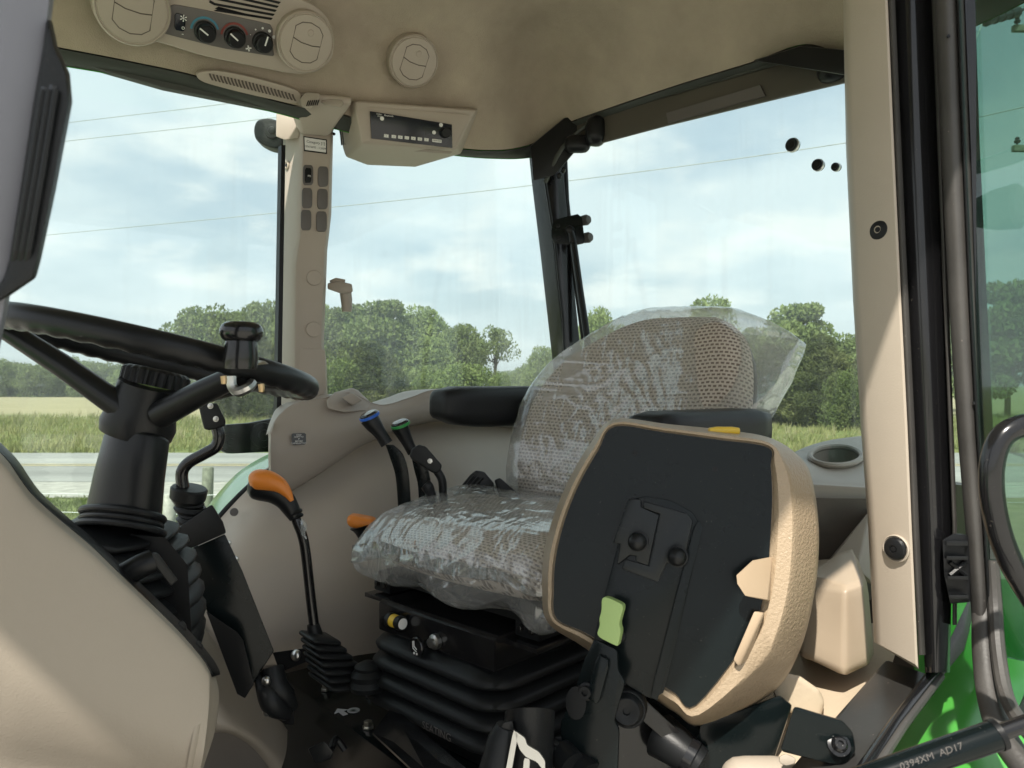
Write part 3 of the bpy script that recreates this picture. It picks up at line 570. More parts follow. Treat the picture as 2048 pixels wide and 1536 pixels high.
pt('trim_stud', lathe(P(668, 268, 1.83), V((0, -1, 0)), [(0, 0.004), (0.004, 0.003), (0.005, 0.0005)], 8), 'black', trim)  # small black domed stud on the trim
# ribbed grille along the roof edge
pG = PL(PR(495, 170, 1.60), V((-ER.x*0.75, -ER.y*0.75, -0.66)))
gr = pt('defrost_grille', slab(pG, [(392, 150), (402, 143), (440, 141), (520, 158), (590, 178), (604, 190), (598, 205), (585, 208), (500, 190), (415, 168), (398, 160)], 0.012, -0.006, 2), 'pillar', bev=0.003, label='curved ribbed defrost grille at the roof edge')
for k in range(24):
    x = 420 + k*7.2; y = 152.5 + k*1.52 + 0.012*k*k; h = 10 + 2*math.sin(k/23*math.pi)
    pt('grille_slot', prism([pG(x-2.6, y-h*0.55, 0.0072), pG(x+1.2, y-h*0.55, 0.0072), pG(x+3.4, y+h*0.1, 0.0072), pG(x+7.5, y+h*0.85, 0.0072), pG(x+3.7, y+h*0.85, 0.0072), pG(x-0.4, y+h*0.1, 0.0072)], [pG(x-2.6, y-h*0.55, 0.004), pG(x+1.2, y-h*0.55, 0.004), pG(x+3.4, y+h*0.1, 0.004), pG(x+7.5, y+h*0.85, 0.004), pG(x+3.7, y+h*0.85, 0.004), pG(x-0.4, y+h*0.1, 0.004)]), 'dark_taupe', gr)

# ---- overhead climate panel and round vents, on the slanted side of the headliner
nC = (-ER*0.80 - EZ*0.60).normalized(); pC = PL(PR(430, 120, 1.575), nC)
bez = pt('climate_panel', slab(pC, [(186, -60), (192, 10), (215, 52), (250, 72), (330, 88), (400, 112), (520, 136), (590, 150), (635, 146), (664, 122), (672, 85), (660, 40), (630, 8), (580, -10), (420, -60), (300, -90)], 0.02, -0.004, 2), 'pillar', bev=0.006, seg=3, label='tan overhead climate panel with two round vents and three knobs')
face = pt('control_face', slab(pC, [(342, 8), (400, 18), (540, 48), (546, 58), (545, 90), (549, 110), (545, 113), (440, 96), (330, 68), (328, 64), (338, 38)], 0.003, 0.015, 1, 0.12), 'insert', bez, bev=0.001)
pt('rocker_switch', slab(pC, chaikin([(350, 26), (372, 31), (370, 64), (349, 60)], 1, 0.15), 0.006, 0.016), 'screenblack', bez, bev=0.0015)
def pax(x, y): a, xd, yd = pC.axes(x, y, x+10, y+2.1); return a, xd, yd
for s, x, y, z in (('*', 361, 36, 0.03), ('o', 361, 48, 0.012), ('-', 360, 60, 0.014)): a, xd, yd = pax(x, y); text('switch_symbol', s, a + nC*0.0225, xd, yd, z, 'white', bez)
for i, (x, y, ang, pm) in enumerate(((405, 57, 150, 'cyan'), (464, 68, 147, 'red'), (519, 78, 80, None))):
    a, xd, yd = pax(x, y); a += nC*0.0185
    k = pt('control_knob', lathe(a, nC, [(-0.002, 0.0205), (0.006, 0.0205), (0.0075, 0.019), (0.008, 0.0175), (0.02, 0.0165), (0.0215, 0.0145), (0.0215, 0.0005)], 28), 'grip', bez)
    dr = xd*math.cos(R(ang)) + yd*math.sin(R(ang)); nn = nC.cross(dr)
    pt('pointer', box(a + nC*0.0218 + dr*0.008, 0.0095, 0.0014, 0.0004, dr, nn, nC), 'white', bez)
    if pm:
        a2 = [a + (xd*math.cos(R(t)) + yd*math.sin(R(t)))*rr for rr in (0.0235, 0.0275) for t in range(20, 181, 10)]; n = 17
        pt('scale_arc', prism([p + nC*0.0008 for p in a2[:n] + a2[n:][::-1]], [p - nC*0.001 for p in a2[:n] + a2[n:][::-1]]), pm, bez)
    else:
        for q, t in enumerate((160, 128, 96, 64, 32)): pt('fan_dot', lathe(a + (xd*math.cos(R(t)) + yd*math.sin(R(t)))*0.0265 - nC*0.001, nC, [(0, 0.0008+0.0007*q), (0.0015, 0.0008+0.0007*q), (0.0016, 0.0002)], 12), 'white', bez)
a, xd, yd = pax(492, 91)
for q in range(4):
    t = R(20+90*q); dr = xd*math.cos(t)+yd*math.sin(t); pt('fan_symbol', box(a + nC*0.0187 + dr*0.0032, 0.0026, 0.0014, 0.0003, dr, nC.cross(dr), nC), 'white', bez)
for j in range(6):                                   # air-return grille above the knobs
    pt('louvre_gap', slab(pC, [(352+j*17-j*j*0.0, -52+j*13), (430, -40+j*11.5), (566-j*4, -4+j*8.0), (562-j*4, 0+j*8.0), (428, -35.5+j*11.5), (350+j*17, -47+j*13)], 0.0015, 0.0155), 'black', bez)
def vent(x, y, r, pl, n, parent=None):
    c = pl(x, y); v = pt('air_vent', lathe(c, n, [(-0.01, r*1.03), (0.018, r*1.03), (0.021, r*0.985), (0.019, r*0.955), (0.019, r*0.93), (0.0215, r*0.91), (0.0235, r*0.6), (0.0245, r*0.001)], 48), 'pillar', label='round tan air vent with closed flap')
    xd = (EB - n*EB.dot(n)).normalized(); yd = n.cross(xd); yd = yd if yd.z > 0 else -yd
    pts = [(-0.5, -0.42), (-0.3, -0.60), (0, -0.68), (0.3, -0.62), (0.5, -0.45), (0.5, 0.4), (0.32, 0.6), (0, 0.68), (-0.3, 0.62), (-0.5, 0.45)]
    q = [c + xd*a*r + yd*b*r + n*(0.0236 - 0.0008) for a, b in pts]; q.append(q[0])
    pt('flap_gap', tube(q, 0.0011, 6), 'dark_taupe', v); pt('flap_gap', tube([c + xd*a*r + yd*b*r + n*0.0242 for a, b in ((-0.5, 0.06), (-0.2, -0.03), (0.2, -0.05), (0.5, 0.0))], 0.0011, 6), 'dark_taupe', v)
    pt('flap_thumb', lathe(c + yd*r*0.36 + xd*r*0.05 + n*0.023, n, [(0, 0.008), (0.002, 0.006), (0.0025, 0.0005)], 14), 'pillar', v)
vent(262, 12, 0.064, PL(pC.o + nC*0.012, nC), nC); vent(606, 79, 0.060, PL(pC.o + nC*0.012, nC), nC)
n3 = (-ER*0.80 - EZ*0.60 - EB*0.12).normalized(); vent(823, 119, 0.059, PL(P(823, 119, 1.785), n3), n3)

# ---- radio housing
fA, fB, fC, fD = P(708, 201, 1.735), P(950, 222, 1.86), P(912, 299, 1.89), P(724, 287, 1.765)
rad = pt('radio_housing', hull([fA, P(952, 220, 1.865), fC, fD, P(672, 238, 1.86), P(690, 314, 1.90), P(735, 331, 1.93), P(830, 335, 1.97), P(922, 308, 1.97), P(672, 200, 1.92), P(960, 215, 2.0)]), 'pillar', bev=0.007, seg=3, label='tan overhead radio housing with slotted side')
rn = (fB-fA).cross(fD-fA).normalized(); rn = rn if rn.dot(CAM-fA) > 0 else -rn; pRd = PL((fA+fB+fC+fD)/4 + rn*0.007, rn)
pt('radio_frame', slab(pRd, [(716, 211), (940, 229), (938, 238), (908, 296), (735, 284), (724, 275)], 0.008, -0.008, 1, 0.1), 'pillar', rad, bev=0.002)
rf = pt('radio_face', slab(pRd, [(740, 222), (904, 249), (905, 296), (743, 277)], 0.004, 0.002), 'screenblack', rad, bev=0.001)
def rax(x, y): return pRd.axes(x, y, x+10, y+1.3)
for x in (771, 786, 799, 812, 825, 838, 851): a, xd, yd = rax(x, 272+(x-771)*0.095); pt('radio_button', box(a + rn*0.0065, 0.0055, 0.0036, 0.0012, xd, yd, rn), 'white', rad, bev=0.0006); text('print', 'abc'[x % 3], a + rn*0.0078, xd, yd, 0.005, 'black', rad)
a, xd, yd = rax(872, 282); pt('radio_button', box(a + rn*0.0065, 0.012, 0.0036, 0.0012, xd, yd, rn), 'white', rad, bev=0.0006); text('print', 'MUTE DISP', a + rn*0.0078, xd, yd, 0.0042, 'black', rad)
for x, y in ((764, 237), (882, 250), (868, 265)): pt('round_button', lathe(pRd(x, y, 0.006), rn, [(0, 0.005), (0.0015, 0.0045), (0.002, 0.0005)], 16), 'white', rad)
pt('volume_knob', lathe(pRd(890, 266, 0.005), rn, [(0, 0.0125), (0.010, 0.0115), (0.011, 0.0105), (0.011, 0.0005)], 24), 'grip', rad)
a, xd, yd = rax(776, 232); text('print', 'Bluetooth', a + rn*0.0066, xd, yd, 0.0055, 'white', rad)
for s, y in (('RADIO', 229), ('AUX', 233)): a, xd, yd = rax(757, y); text('print', s, a + rn*0.0066, xd, yd, 0.0042, 'white', rad)
sd = (P(672, 238, 1.86)-fA).cross(P(690, 314, 1.90)-fA).normalized(); sd = sd if sd.dot(CAM-fA) > 0 else -sd; pSd = PL((fA + P(690, 314, 1.90))/2, sd)
for k in range(7): x = 678+k*4.4; pt('side_slot', slab(pSd, [(x, 252-k*1.8), (x+2, 251-k*1.8), (x+6, 290-k*0.6), (x+4, 291-k*0.6)], 0.001, 0.0005), 'black', rad)
pB = PL(P(820, 302, 1.86), V((0.1, -0.55, -0.8)))
pt('card_slot', slab(pB, [(738, 292), (905, 304), (900, 308), (742, 297)], 0.002, 0.0), 'taupe', rad, bev=0.0006)

# ---- rear frame: black post, rear window, strut, roof end
pt('rear_post', loft([[P(x0, y, 2.16), P(x1, y, 2.11), P(x2, y, 2.13), P(x1, y, 2.24)] for y, x0, x1, x2 in ((240, 1050, 1090, 1128), (290, 1055, 1085, 1130), (360, 1062, 1090, 1130), (500, 1079, 1108, 1142), (660, 1097, 1124, 1158), (800, 1113, 1140, 1172))]), 'gloss', bev=0.006, label='black rear corner post of the cab')
pt('post_seam', tube([P(1090, 360, 2.10), P(1112, 500, 2.10), P(1126, 640, 2.10), P(1130, 720, 2.10)], 0.004, 6), 'black')
pt('seal_strip', tube([PB(1128, 285, 1.47), PB(1133, 400, 1.47), PB(1146, 520, 1.47), PB(1168, 680, 1.47)], 0.008, 8), 'black')
cb = pt('corner_bracket', hull([P(x, y, d) for x, y in ((1060, 292), (1128, 236), (1214, 210), (1205, 240), (1132, 300), (1110, 350), (1066, 362)) for d in (2.06, 2.10)]), 'black', bev=0.006)
pt('corner_bracket_lip', tube([P(1245, 212, 1.98), P(1180, 246, 2.02), P(1125, 295, 2.05), P(1100, 345, 2.07), P(1090, 365, 2.08)], 0.006, 8, 3), 'rail', cb)
pt('hinge_bump', rbox(0.028, 0.03, 0.04, 0.026, 6).map(lambda p: P(1192, 262, 2.0) + p), 'black', cb); pt('hinge_bump', rbox(0.035, 0.02, 0.018, 0.016, 6).map(lambda p: P(1238, 236, 1.99) + p), 'black', cb); pt('hinge_bump', rbox(0.035, 0.02, 0.024, 0.02, 6).map(lambda p: P(1155, 288, 2.03) + p), 'black', cb)
M['header'] = mat('dark_rear_header', (0.075, 0.068, 0.055), 0.3)
pW = PL(T(0, 1.435, 0), -EB)
pt('rear_header', slab(pW, [(1110, 240), (1220, 205), (1520, 110), (1720, 60), (1720, 158), (1560, 196), (1330, 252), (1180, 292), (1135, 305)], 0.008, -0.008), 'header', bev=0.004, label='dark header above the rear window')
pt('header_strip', slab(pW, [(1215, 222), (1400, 165), (1560, 122), (1560, 128), (1400, 173), (1218, 226)], 0.004, 0.001), 'rail')
pt('header_plate', slab(pW, [(1332, 226), (1520, 170), (1530, 192), (1400, 228), (1336, 246)], 0.003, 0.001), 'insert')
pt('rear_corner_cover', hull([PB(x, y, b) for x, y in ((1505, 121), (1600, 92), (1640, 108), (1700, 100), (1760, 140), (1700, 152), (1640, 124), (1540, 122)) for b in (1.36, 1.46)]), 'black', bev=0.005)
pt('rear_corner_bump', rbox(0.035, 0.03, 0.03, 0.025, 6).map(lambda p: PB(1672, 135, 1.44) + p), 'black')
pt('rear_window', slab(PL(T(0, 1.53, 0), -EB), [(1120, 215), (1960, 60), (1990, 1000), (1165, 900)], 0.004), 'glass')
for x, y, r in ((1585, 290, 12), (1636, 330, 10), (1672, 334, 7)):
    c = PL(T(0, 1.525, 0), -EB)(x, y); rr = r*1.62/F*1.1; k = pt('window_plug', lathe(c, -EB, [(-0.008, rr), (0.006, rr), (0.008, rr*0.8), (0.006, rr*0.6), (0.006, rr*0.05)], 22), 'black')
    pt('plug_ring', lathe(c, -EB, [(-0.003, rr*1.12), (0.001, rr*1.12), (0.002, rr*1.0)], 22), 'steel', k)
bp = PL(P(1140, 460, 2.05), V((-0.12, -1, 0.02)))
br_ = pt('strut_bracket', slab(bp, [(1104, 448), (1112, 438), (1163, 426), (1170, 486), (1150, 490), (1110, 487), (1102, 474)], 0.006, 0, 1, 0.15), 'satin', bev=0.001, label='black strut bracket with rubber buffers')
for x, y in ((1172, 440), (1176, 475)): pt('buffer', lathe(P(x, y, 2.07), V((0.6, -0.6, 0)), [(-0.025, 0.013), (0.002, 0.015), (0.010, 0.011), (0.012, 0.001)], 18), 'rubber', br_)
for x, y in ((1116, 451), (1118, 476)): bolt(bp(x, y, 0.006), bp.n, 0.005, 0.004, 'black', br_)
pt('ball_joint', lathe(bp(1140, 462, 0.006), bp.n, [(0, 0.012), (0.012, 0.013), (0.022, 0.009), (0.025, 0.001)], 16), 'grip', br_)
pt('window_strut', tube([P(1141, 462, 2.03), P(1146, 484, 2.03), P(1147, 486, 2.03), P(1160, 580, 2.0), P(1175, 680, 1.97), P(1190, 780, 1.95)], [0.009, 0.011, 0.0095, 0.0095, 0.0095, 0.0095], 12), 'grip', label='slim black gas strut beside the rear post')
for x, y in ((1127, 340), (1118, 352)): pt('clip', lathe(P(x, y, 2.08), V((0, -1, 0)), [(-0.01, 0.006), (0.012, 0.006), (0.014, 0.002)], 8), 'black')

# ---- near tan door post, seals, door and its glass
def strip(tab, m, name, d=0.96, thick=0.05, bulge=0.0, dx=0.0, n=5, bev=0.0, label=None, parent=tr):
    secs = []
    for y, a, b in tab:
        c = [P(a + (b-a)*k/(n-1), y, d + dx*(k/(n-1)) - bulge*math.sin(math.pi*k/(n-1))) for k in range(n)]
        secs.append(c + [P(b, y, d + dx + thick), P(a, y, d + thick)])
    return pt(name, loft(secs), m, parent, bev=bev, label=label, ang=50)
post_tab = [(-120, 1683, 1770), (0, 1686, 1776), (300, 1692, 1789), (600, 1706, 1803), (860, 1722, 1816), (1050, 1736, 1824), (1310, 1748, 1837)]
secs = []
for y, a, b in post_tab: secs.append([P(a, y, 1.04), P(a+5, y, 1.0), P(a+16, y, 0.985), P(b-6, y, 0.945), P(b-1, y, 0.945), P(b, y, 0.955), P(b, y, 1.03), P(a+20, y, 1.08)])
secs[-1] = [p + EZ*dz for p, dz in zip(secs[-1], (0.018, 0.016, 0.012, -0.012, -0.016, -0.018, -0.01, 0.01))]
dp = pt('door_post', loft(secs), 'beige', label='tall smooth tan post beside the open door', ang=50)
dn = (P(1790, 700, 0.945)-P(1720, 700, 0.985)).cross(EZ).normalized(); dn = dn if dn.y < 0 else -dn
pD = PL(P(1760, 700, 0.965), dn)
for x, y in ((1760, 460), (1792, 1097)):
    c = PL(P(x, y, 0.9665 - (y-460)*0.000012), dn)(x, y)
    k = pt('plug_seat', lathe(c, dn, [(-0.004, 0.0175), (0.0012, 0.0175), (0.002, 0.0165), (0.0005, 0.015), (0.0005, 0.001)], 32), 'beige', dp); pt('push_plug', lathe(c, dn, [(0, 0.0145), (0.003, 0.0145), (0.0055, 0.0125), (0.0065, 0.009), (0.0068, 0.005), (0.0052, 0.0046), (0.0052, 0.0036), (0.0065, 0.003), (0.0066, 0.0003)], 32), 'black', dp, label='black push-in plug')
strip([(y, b, b+14) for y, a, b in post_tab], 'rubber', 'post_seal', 0.95, 0.04, 0.004)
strip([(-120, 1786, 1862), (0, 1789, 1865), (300, 1801, 1876), (600, 1814, 1891), (860, 1828, 1899), (1050, 1836, 1905), (1345, 1850, 1900)], 'gloss', 'door_gutter', 0.965, 0.05, 0.022, n=9, label='gloss black rounded gutter beside the tan post')
strip([(-120, 1858, 1872), (600, 1887, 1898), (1050, 1905, 1914), (1250, 1905, 1914)], 'rubber', 'gutter_lip', 0.95, 0.02, 0.003)
strip([(-120, 1866, 1928), (0, 1868, 1932), (300, 1882, 1942), (600, 1897, 1954), (860, 1914, 1966), (1050, 1930, 1978), (1250, 1944, 1990)], 'rubber', 'door_frame', 0.93, 0.03, 0.016, n=9, label='dusty black door frame with rubber seal')
strip([(-120, 1908, 1917), (300, 1925, 1933), (600, 1938, 1946), (860, 1952, 1960), (1050, 1966, 1974), (1250, 1978, 1986)], 'black', 'frame_groove', 0.9125, 0.01, 0.002)
strip([(-120, 1925, 1946), (300, 1942, 1960), (600, 1952, 1974), (860, 1966, 1986), (1050, 1976, 1996), (1250, 1986, 2006)], 'gloss', 'glass_edge', 0.925, 0.02, 0.0)
for x, y in ((1896, 73), (1948, 806)): pt('frame_hole', lathe(P(x, y, 0.913), V((0, -1, 0)), [(0, 0.0022), (0.0015, 0.0022), (0.0016, 0.0002)], 10), 'black')
pt('lower_door_frame', tube([P(1964, 1120, 0.935), P(1967, 1210, 0.93), P(1968, 1300, 0.90), P(1980, 1400, 0.86), P(2010, 1480, 0.82), P(2070, 1560, 0.78)], [0.012, 0.013, 0.013, 0.013, 0.014, 0.014], 12, 5), 'rubber')
pt('lower_door_seal', tube([P(1984, 1120, 0.915), P(1990, 1210, 0.91), P(1996, 1300, 0.88), P(2012, 1390, 0.84), P(2045, 1450, 0.80), P(2090, 1500, 0.78)], 0.008, 10, 5), 'rubber')
H = P(1890, HZ, 0.95); dor = (ER*-0.987 + EB*0.158).normalized()
gl0 = H + dor*0.03
pt('door_glass', box(V((gl0.x, gl0.y, 0)) + dor*0.42 + EZ*2.085, 0.42, 0.0025, 0.515, dor, dor.cross(EZ), EZ), 'doorglass', label='dark tinted glass of the open door')
hd = pt('door_grab_handle', tube([P(2110, 846, 0.72), P(2050, 850, 0.72), P(2006, 872, 0.72), P(1986, 920, 0.72), P(1984, 985, 0.72), P(1998, 1060, 0.72), P(2025, 1130, 0.72), P(2070, 1205, 0.72)], [0.011]*8, 16, 6), 'gloss', label='glossy black loop handle on the open door')
gs = pt('door_gas_strut', tube([P(1700, 1572, 0.60), P(1992, 1470, 0.60)], 0.0115, 20), 'satin', label='black gas strut holding the door open')
pt('strut_rod', tube([P(1988, 1470, 0.60), P(2110, 1425, 0.60)], 0.0065, 14), 'gloss', gs); pt('strut_collar', tube([P(1990, 1471, 0.60), P(2000, 1467, 0.60)], 0.0122, 20), 'black', gs)
a = P(1862, 1512, 0.585); xd = (P(1992, 1467, 0.585)-P(1862, 1512, 0.585)).normalized(); yd = (EZ - xd*xd.z).normalized()
text('print', '0394XM  AD17', a, xd, yd, 0.008, 'insert', gs)
lt = pt('door_latch', hull([P(x, y, d) for x, y in ((1884, 1080), (1908, 1066), (1940, 1070), (1942, 1204), (1900, 1208), (1888, 1150)) for d in (0.925, 0.955)]), 'black', bev=0.003, label='ribbed black latch striker on the door post')
for x0, x1, y0, y1 in ((1893, 1936, 1082, 1092), (1893, 1936, 1112, 1120), (1895, 1936, 1152, 1160), (1898, 1937, 1190, 1198)): pt('latch_rib', hull([P(x, y, d) for x in (x0, x1) for y in (y0, y1) for d in (0.912, 0.926)]), 'black', lt, bev=0.001)
for s in (1, -1): pt('latch_rib', tube([P(1916-16*s, 1124, 0.922), P(1916+16*s, 1150, 0.922)], 0.003, 6), 'black', lt)
# near front post of the door, close to the lens
fpst = pt('front_post', loft([[P(a-160, y, 0.40), P(a, y, 0.385), P(b, y, 0.395), P(b+8, y, 0.43), P(a-160, y, 0.47)] for y, a, b in ((-1660, 150, 250), (-120, 20, 112), (0, 10, 100), (150, -8, 82), (300, -30, 58), (450, -52, 34), (620, -80, 8), (800, -110, -30), (2400, -420, -320), (4150, -420, -320))]), 'bluegrey', label='grey front door post very close to the camera', bev=0.002)
hdl = pt('post_grip', loft([[P(a, y, 0.40), P(a+6, y, 0.388), P(b-8, y, 0.388), P(b, y, 0.40), P(b, y, 0.43), P(a, y, 0.43)] for y, a, b in ((40, 90, 104), (95, 84, 116), (148, 74, 140), (205, 64, 145), (380, 38, 112), (520, 16, 82), (556, 4, 72), (590, -20, 22), (612, -40, -10))]), 'soft', fpst, bev=0.004)
for k in range(3): pt('grip_rib', tube([P(86+k*13, 180, 0.386), P(60+k*13, 340, 0.386), P(32+k*13, 500, 0.386), P(28+k*13, 520, 0.389)], 0.0016, 6), 'soft', fpst)
pt('grip_slot', tube([P(92, 176, 0.388), P(66, 340, 0.388), P(40, 505, 0.388)], 0.0022, 6), 'gloss', fpst); pt('grip_slot', tube([P(108, 172, 0.388), P(80, 340, 0.388), P(54, 505, 0.388)], 0.0022, 6), 'gloss', fpst)
pt('front_post_upper', tube([T(0.47, 0.03, 2.3), T(0.44, 0.0, 2.52), T(0.44, 0.0, 2.58)], 0.035, 10), 'black', fpst)
lamp = pt('work_lamp', lathe(T(0.34, -0.09, 2.33), (EB*0.4 - ER).normalized(), [(-0.06, 0.03), (0, 0.05), (0.05, 0.055), (0.06, 0.045), (0.062, 0.001)], 20), 'dark_taupe', fpst)
# ================================================================== the tractor: right-hand side panels
def rowp(tab): return [PR(x, y, r) for x, y, r in tab]
fx = [400, 440, 495, 545, 600, 652, 719, 818, 885, 960, 1070]
fy = [[1085, 1036, 977, 935, 930, 925, 885, 842, 830, 832, 845], [1120, 1080, 1025, 990, 975, 960, 925, 890, 872, 872, 880], [1170, 1135, 1090, 1060, 1040, 1025, 1000, 968, 945, 940, 945], [1235, 1205, 1170, 1150, 1135, 1120, 1100, 1075, 1050, 1045, 1045], [1310, 1290, 1270, 1255, 1240, 1228, 1215, 1195, 1175, 1165, 1160], [1380, 1360, 1345, 1335, 1325, 1320, 1310, 1295, 1280, 1270, 1260]]
fr_ = [1.655, 1.625, 1.57, 1.515, 1.475, 1.465]
fen = pt('fender_panel', grid([[PR(x - 12*i*(x < 560), y, fr_[i]) for x, y in zip(fx, fy[i])] for i in range(6)], (5, 4), ER*0.02), 'fender_in', label='curved tan wheel-arch panel on the far side of the cab', ang=60)
pt('panel_seal', tube([PR(388, 1105, 1.66), PR(436, 1038, 1.66), PR(493, 978, 1.66), PR(545, 938, 1.66), PR(600, 915, 1.66)], 0.007, 8, 4), 'black', fen)
for x, y, m in ((468, 1024, 'insert'), (644, 1202, 'white')): pt('panel_screw', lathe(PR(x, y, 1.605 if y < 1100 else 1.494), (CAM-PR(x, y, 1.6)).normalized(), [(-0.008, 0.009 if y < 1100 else 0.003), (0.003, 0.008 if y < 1100 else 0.002), (0.004, 0.001)], 14), m, fen)
hx = [541, 556, 590, 650, 719, 768, 818, 885, 960, 1070]
top = [(541, 868, 1.55), (556, 838, 1.57), (590, 812, 1.59), (650, 800, 1.60), (700, 790, 1.60), (760, 812, 1.60), (818, 798, 1.60), (868, 782, 1.60), (960, 777, 1.61), (1070, 776, 1.62)]
midr = [(541, 905, 1.535), (556, 895, 1.54), (590, 880, 1.545), (652, 862, 1.55), (719, 848, 1.56), (768, 838, 1.57), (818, 824, 1.575), (880, 812, 1.58), (960, 812, 1.585), (1070, 818, 1.60)]
bot = [(541, 993, 1.545), (572, 982, 1.545), (604, 966, 1.55), (652, 937, 1.555), (719, 894, 1.565), (768, 871, 1.57), (818, 852, 1.58), (885, 839, 1.585), (960, 842, 1.59), (1070, 858, 1.605)]
tp = rowp(top); back = [p + ER*o_ for p, o_ in zip(tp, [0.014, 0.03, 0.08] + [0.12]*7)]; tin = [p + ER*0.012 + EZ*0.002 for p in tp]
hou = pt('side_console', grid([back, tin, tp, rowp(midr), rowp(bot), [p + ER*0.04 for p in rowp(bot)]], (4, 5), ER*0.012 - EZ*0.004), 'taupe', label='darker taupe side console carrying the tan pillar', ang=60)
pt('console_end', hull([PR(x, y, r) for x, y in ((541, 868), (541, 992), (548, 845)) for r in (1.55, 1.70)]), 'taupe', hou, bev=0.004)
pt('raised_hump', hull([PR(x, y, r) for x, y, r in ((652, 800, 1.57), (668, 784, 1.60), (704, 775, 1.62), (716, 780, 1.62), (745, 808, 1.60), (735, 822, 1.575), (690, 826, 1.555), (655, 818, 1.555))] + [PR(x, y, 1.66) for x, y in ((660, 800), (704, 778), (740, 806))]), 'taupe', hou, bev=0.008, seg=3)
pt('button', hull([PR(x, y, r) for x, y in ((683, 795), (704, 785), (725, 800), (705, 811)) for r in (1.553, 1.58)]), 'taupe', hou, bev=0.003)
st = PL(PR(597, 878, 1.533), (CAM - PR(597, 878, 1.533)).normalized()*0.6 - ER*0.4)
pt('sticker', slab(st, chaikin([(583, 867), (612, 866), (612, 889), (584, 890)], 1, 0.1), 0.001, 0.0), 'screenblack', hou, label='small black sticker with white warning text')
for s, y in (('STOP', 870), ('SHIFT TO', 873.8), ('P', 878), ('BEFORE', 882.5), ('DISMOUNTING', 886.5)): a, xd, yd = st.axes(597.5, y, 607.5, y-0.3); text('print', s, a + st.n*0.0014, xd, yd, 0.0046 if s != 'P' else 0.006, 'white', hou)
# outside, seen through the side window
pt('rear_fender', grid([[PR(380, 1120, 1.70), PR(410, 1075, 1.70), PR(450, 1032, 1.70), PR(500, 985, 1.70), PR(545, 945, 1.70), PR(600, 915, 1.70)], [PR(385, 1060, 2.05), PR(425, 1000, 2.05), PR(470, 950, 2.05), PR(510, 922, 2.05), PR(548, 903, 2.05), PR(600, 880, 2.05)], [PR(382, 1085, 2.07), PR(420, 1030, 2.07), PR(468, 975, 2.07), PR(508, 945, 2.07), PR(548, 925, 2.07), PR(600, 900, 2.07)]], (3, 4), -EZ*0.008), 'paint', label='green rear fender outside the far window')
eb = PL(PR(490, 870, 1.86), -ER)
brk = pt('light_bracket', slab(eb, [(436, 862), (445, 850), (500, 846), (560, 834), (560, 903), (455, 908), (440, 900)], 0.02, 0, 1, 0.12), 'black', bev=0.004, label='black bracket with two washers outside the far window')
for x, y, r in ((459, 884, 0.022), (525, 870, 0.032)): pt('washer', lathe(eb(x, y, 0.02), -ER, [(0, r), (0.006, r*0.95), (0.007, r*0.45), (0.012, r*0.4), (0.014, r*0.1)], 24), 'black', brk)
mr = PL(PR(530, 265, 1.90), (-ER*0.8 - EB*0.6).normalized())
mir = pt('side_mirror', slab(mr, [(506, 258), (512, 240), (530, 235), (552, 238), (566, 250), (566, 298), (535, 294), (510, 280)], 0.05, -0.02, 2), 'black', bev=0.01, seg=3, label='small black side mirror outside the far window')
pt('mirror_hub', lathe(mr(545, 262, 0.03), mr.n, [(0, 0.02), (0.004, 0.019), (0.005, 0.01), (0.008, 0.008), (0.009, 0.001)], 22), 'grip', mir)

# ---- floor, platform, chassis and wheels
plat = pt('seat_platform', tbox(0.72, 1.56, 0.625, 1.45, 0.98, 1.28), 'satin', bev=0.006, label='black sheet-metal platform under the seat')
pt('cab_floor', tbox(0.52, 1.64, -0.15, 1.45, 0.93, 0.978), 'mat', bev=0.004)
pt('kick_panel', grid([[PR(380, 1215, 1.50), PR(402, 1245, 1.47), PR(450, 1310, 1.45), PR(520, 1385, 1.45), PR(575, 1460, 1.45)], [PR(392, 1320, 1.40), PR(412, 1345, 1.38), PR(452, 1400, 1.37), PR(515, 1440, 1.38), PR(573, 1500, 1.40)], [PR(415, 1440, 1.35), PR(432, 1445, 1.34), PR(470, 1455, 1.335), PR(520, 1485, 1.345), PR(565, 1530, 1.37)], [PR(420, 1470, 1.36), PR(436, 1465, 1.355), PR(470, 1472, 1.35), PR(515, 1505, 1.36), PR(555, 1560, 1.38)]], (4, 4), ER*0.01), 'beige', ang=60)
pt('lower_wall', tbox(1.662, 1.69, -0.15, 1.5, 0.93, 1.53), 'taupe'); pt('firewall', tbox(0.6, 1.66, -0.2, -0.155, 0.93, 1.6), 'black')
pt('rear_wall', tbox(0.5, 1.66, 1.46, 1.5, 0.93, 1.72), 'dark_taupe')
pt('floor_mat', tbox(0.85, 1.36, -0.1, 0.61, 0.981, 1.0), 'mat', bev=0.006)
for x, y in ((652, 1380), (741, 1392), (736, 1456)): bolt(PZ(x, y, 1.281), EZ, 0.008, 0.013, 'steel', plat)
for x, y in ((592, 1311), (478, 1392)): pass
a = PZ(688, 1428, 1.2815); xd = -ER; yd = EB
pt('arrow_mark', prism([a + xd*x + yd*y + EZ*0.0008 for x, y in ((-0.028, 0.0), (-0.012, 0.014), (-0.012, 0.005), (0.006, 0.005), (0.006, -0.005), (-0.012, -0.005), (-0.012, -0.014))], [a + xd*x + yd*y for x, y in ((-0.028, 0.0), (-0.012, 0.014), (-0.012, 0.005), (0.006, 0.005), (0.006, -0.005), (-0.012, -0.005), (-0.012, -0.014))]), 'white', plat)
a = PZ(707, 1421, 1.2815); pt('symbol_mark', lathe(a, EZ, [(0, 0.006), (0.0006, 0.006), (0.0007, 0.012), (0, 0.012)], 12), 'white', plat)
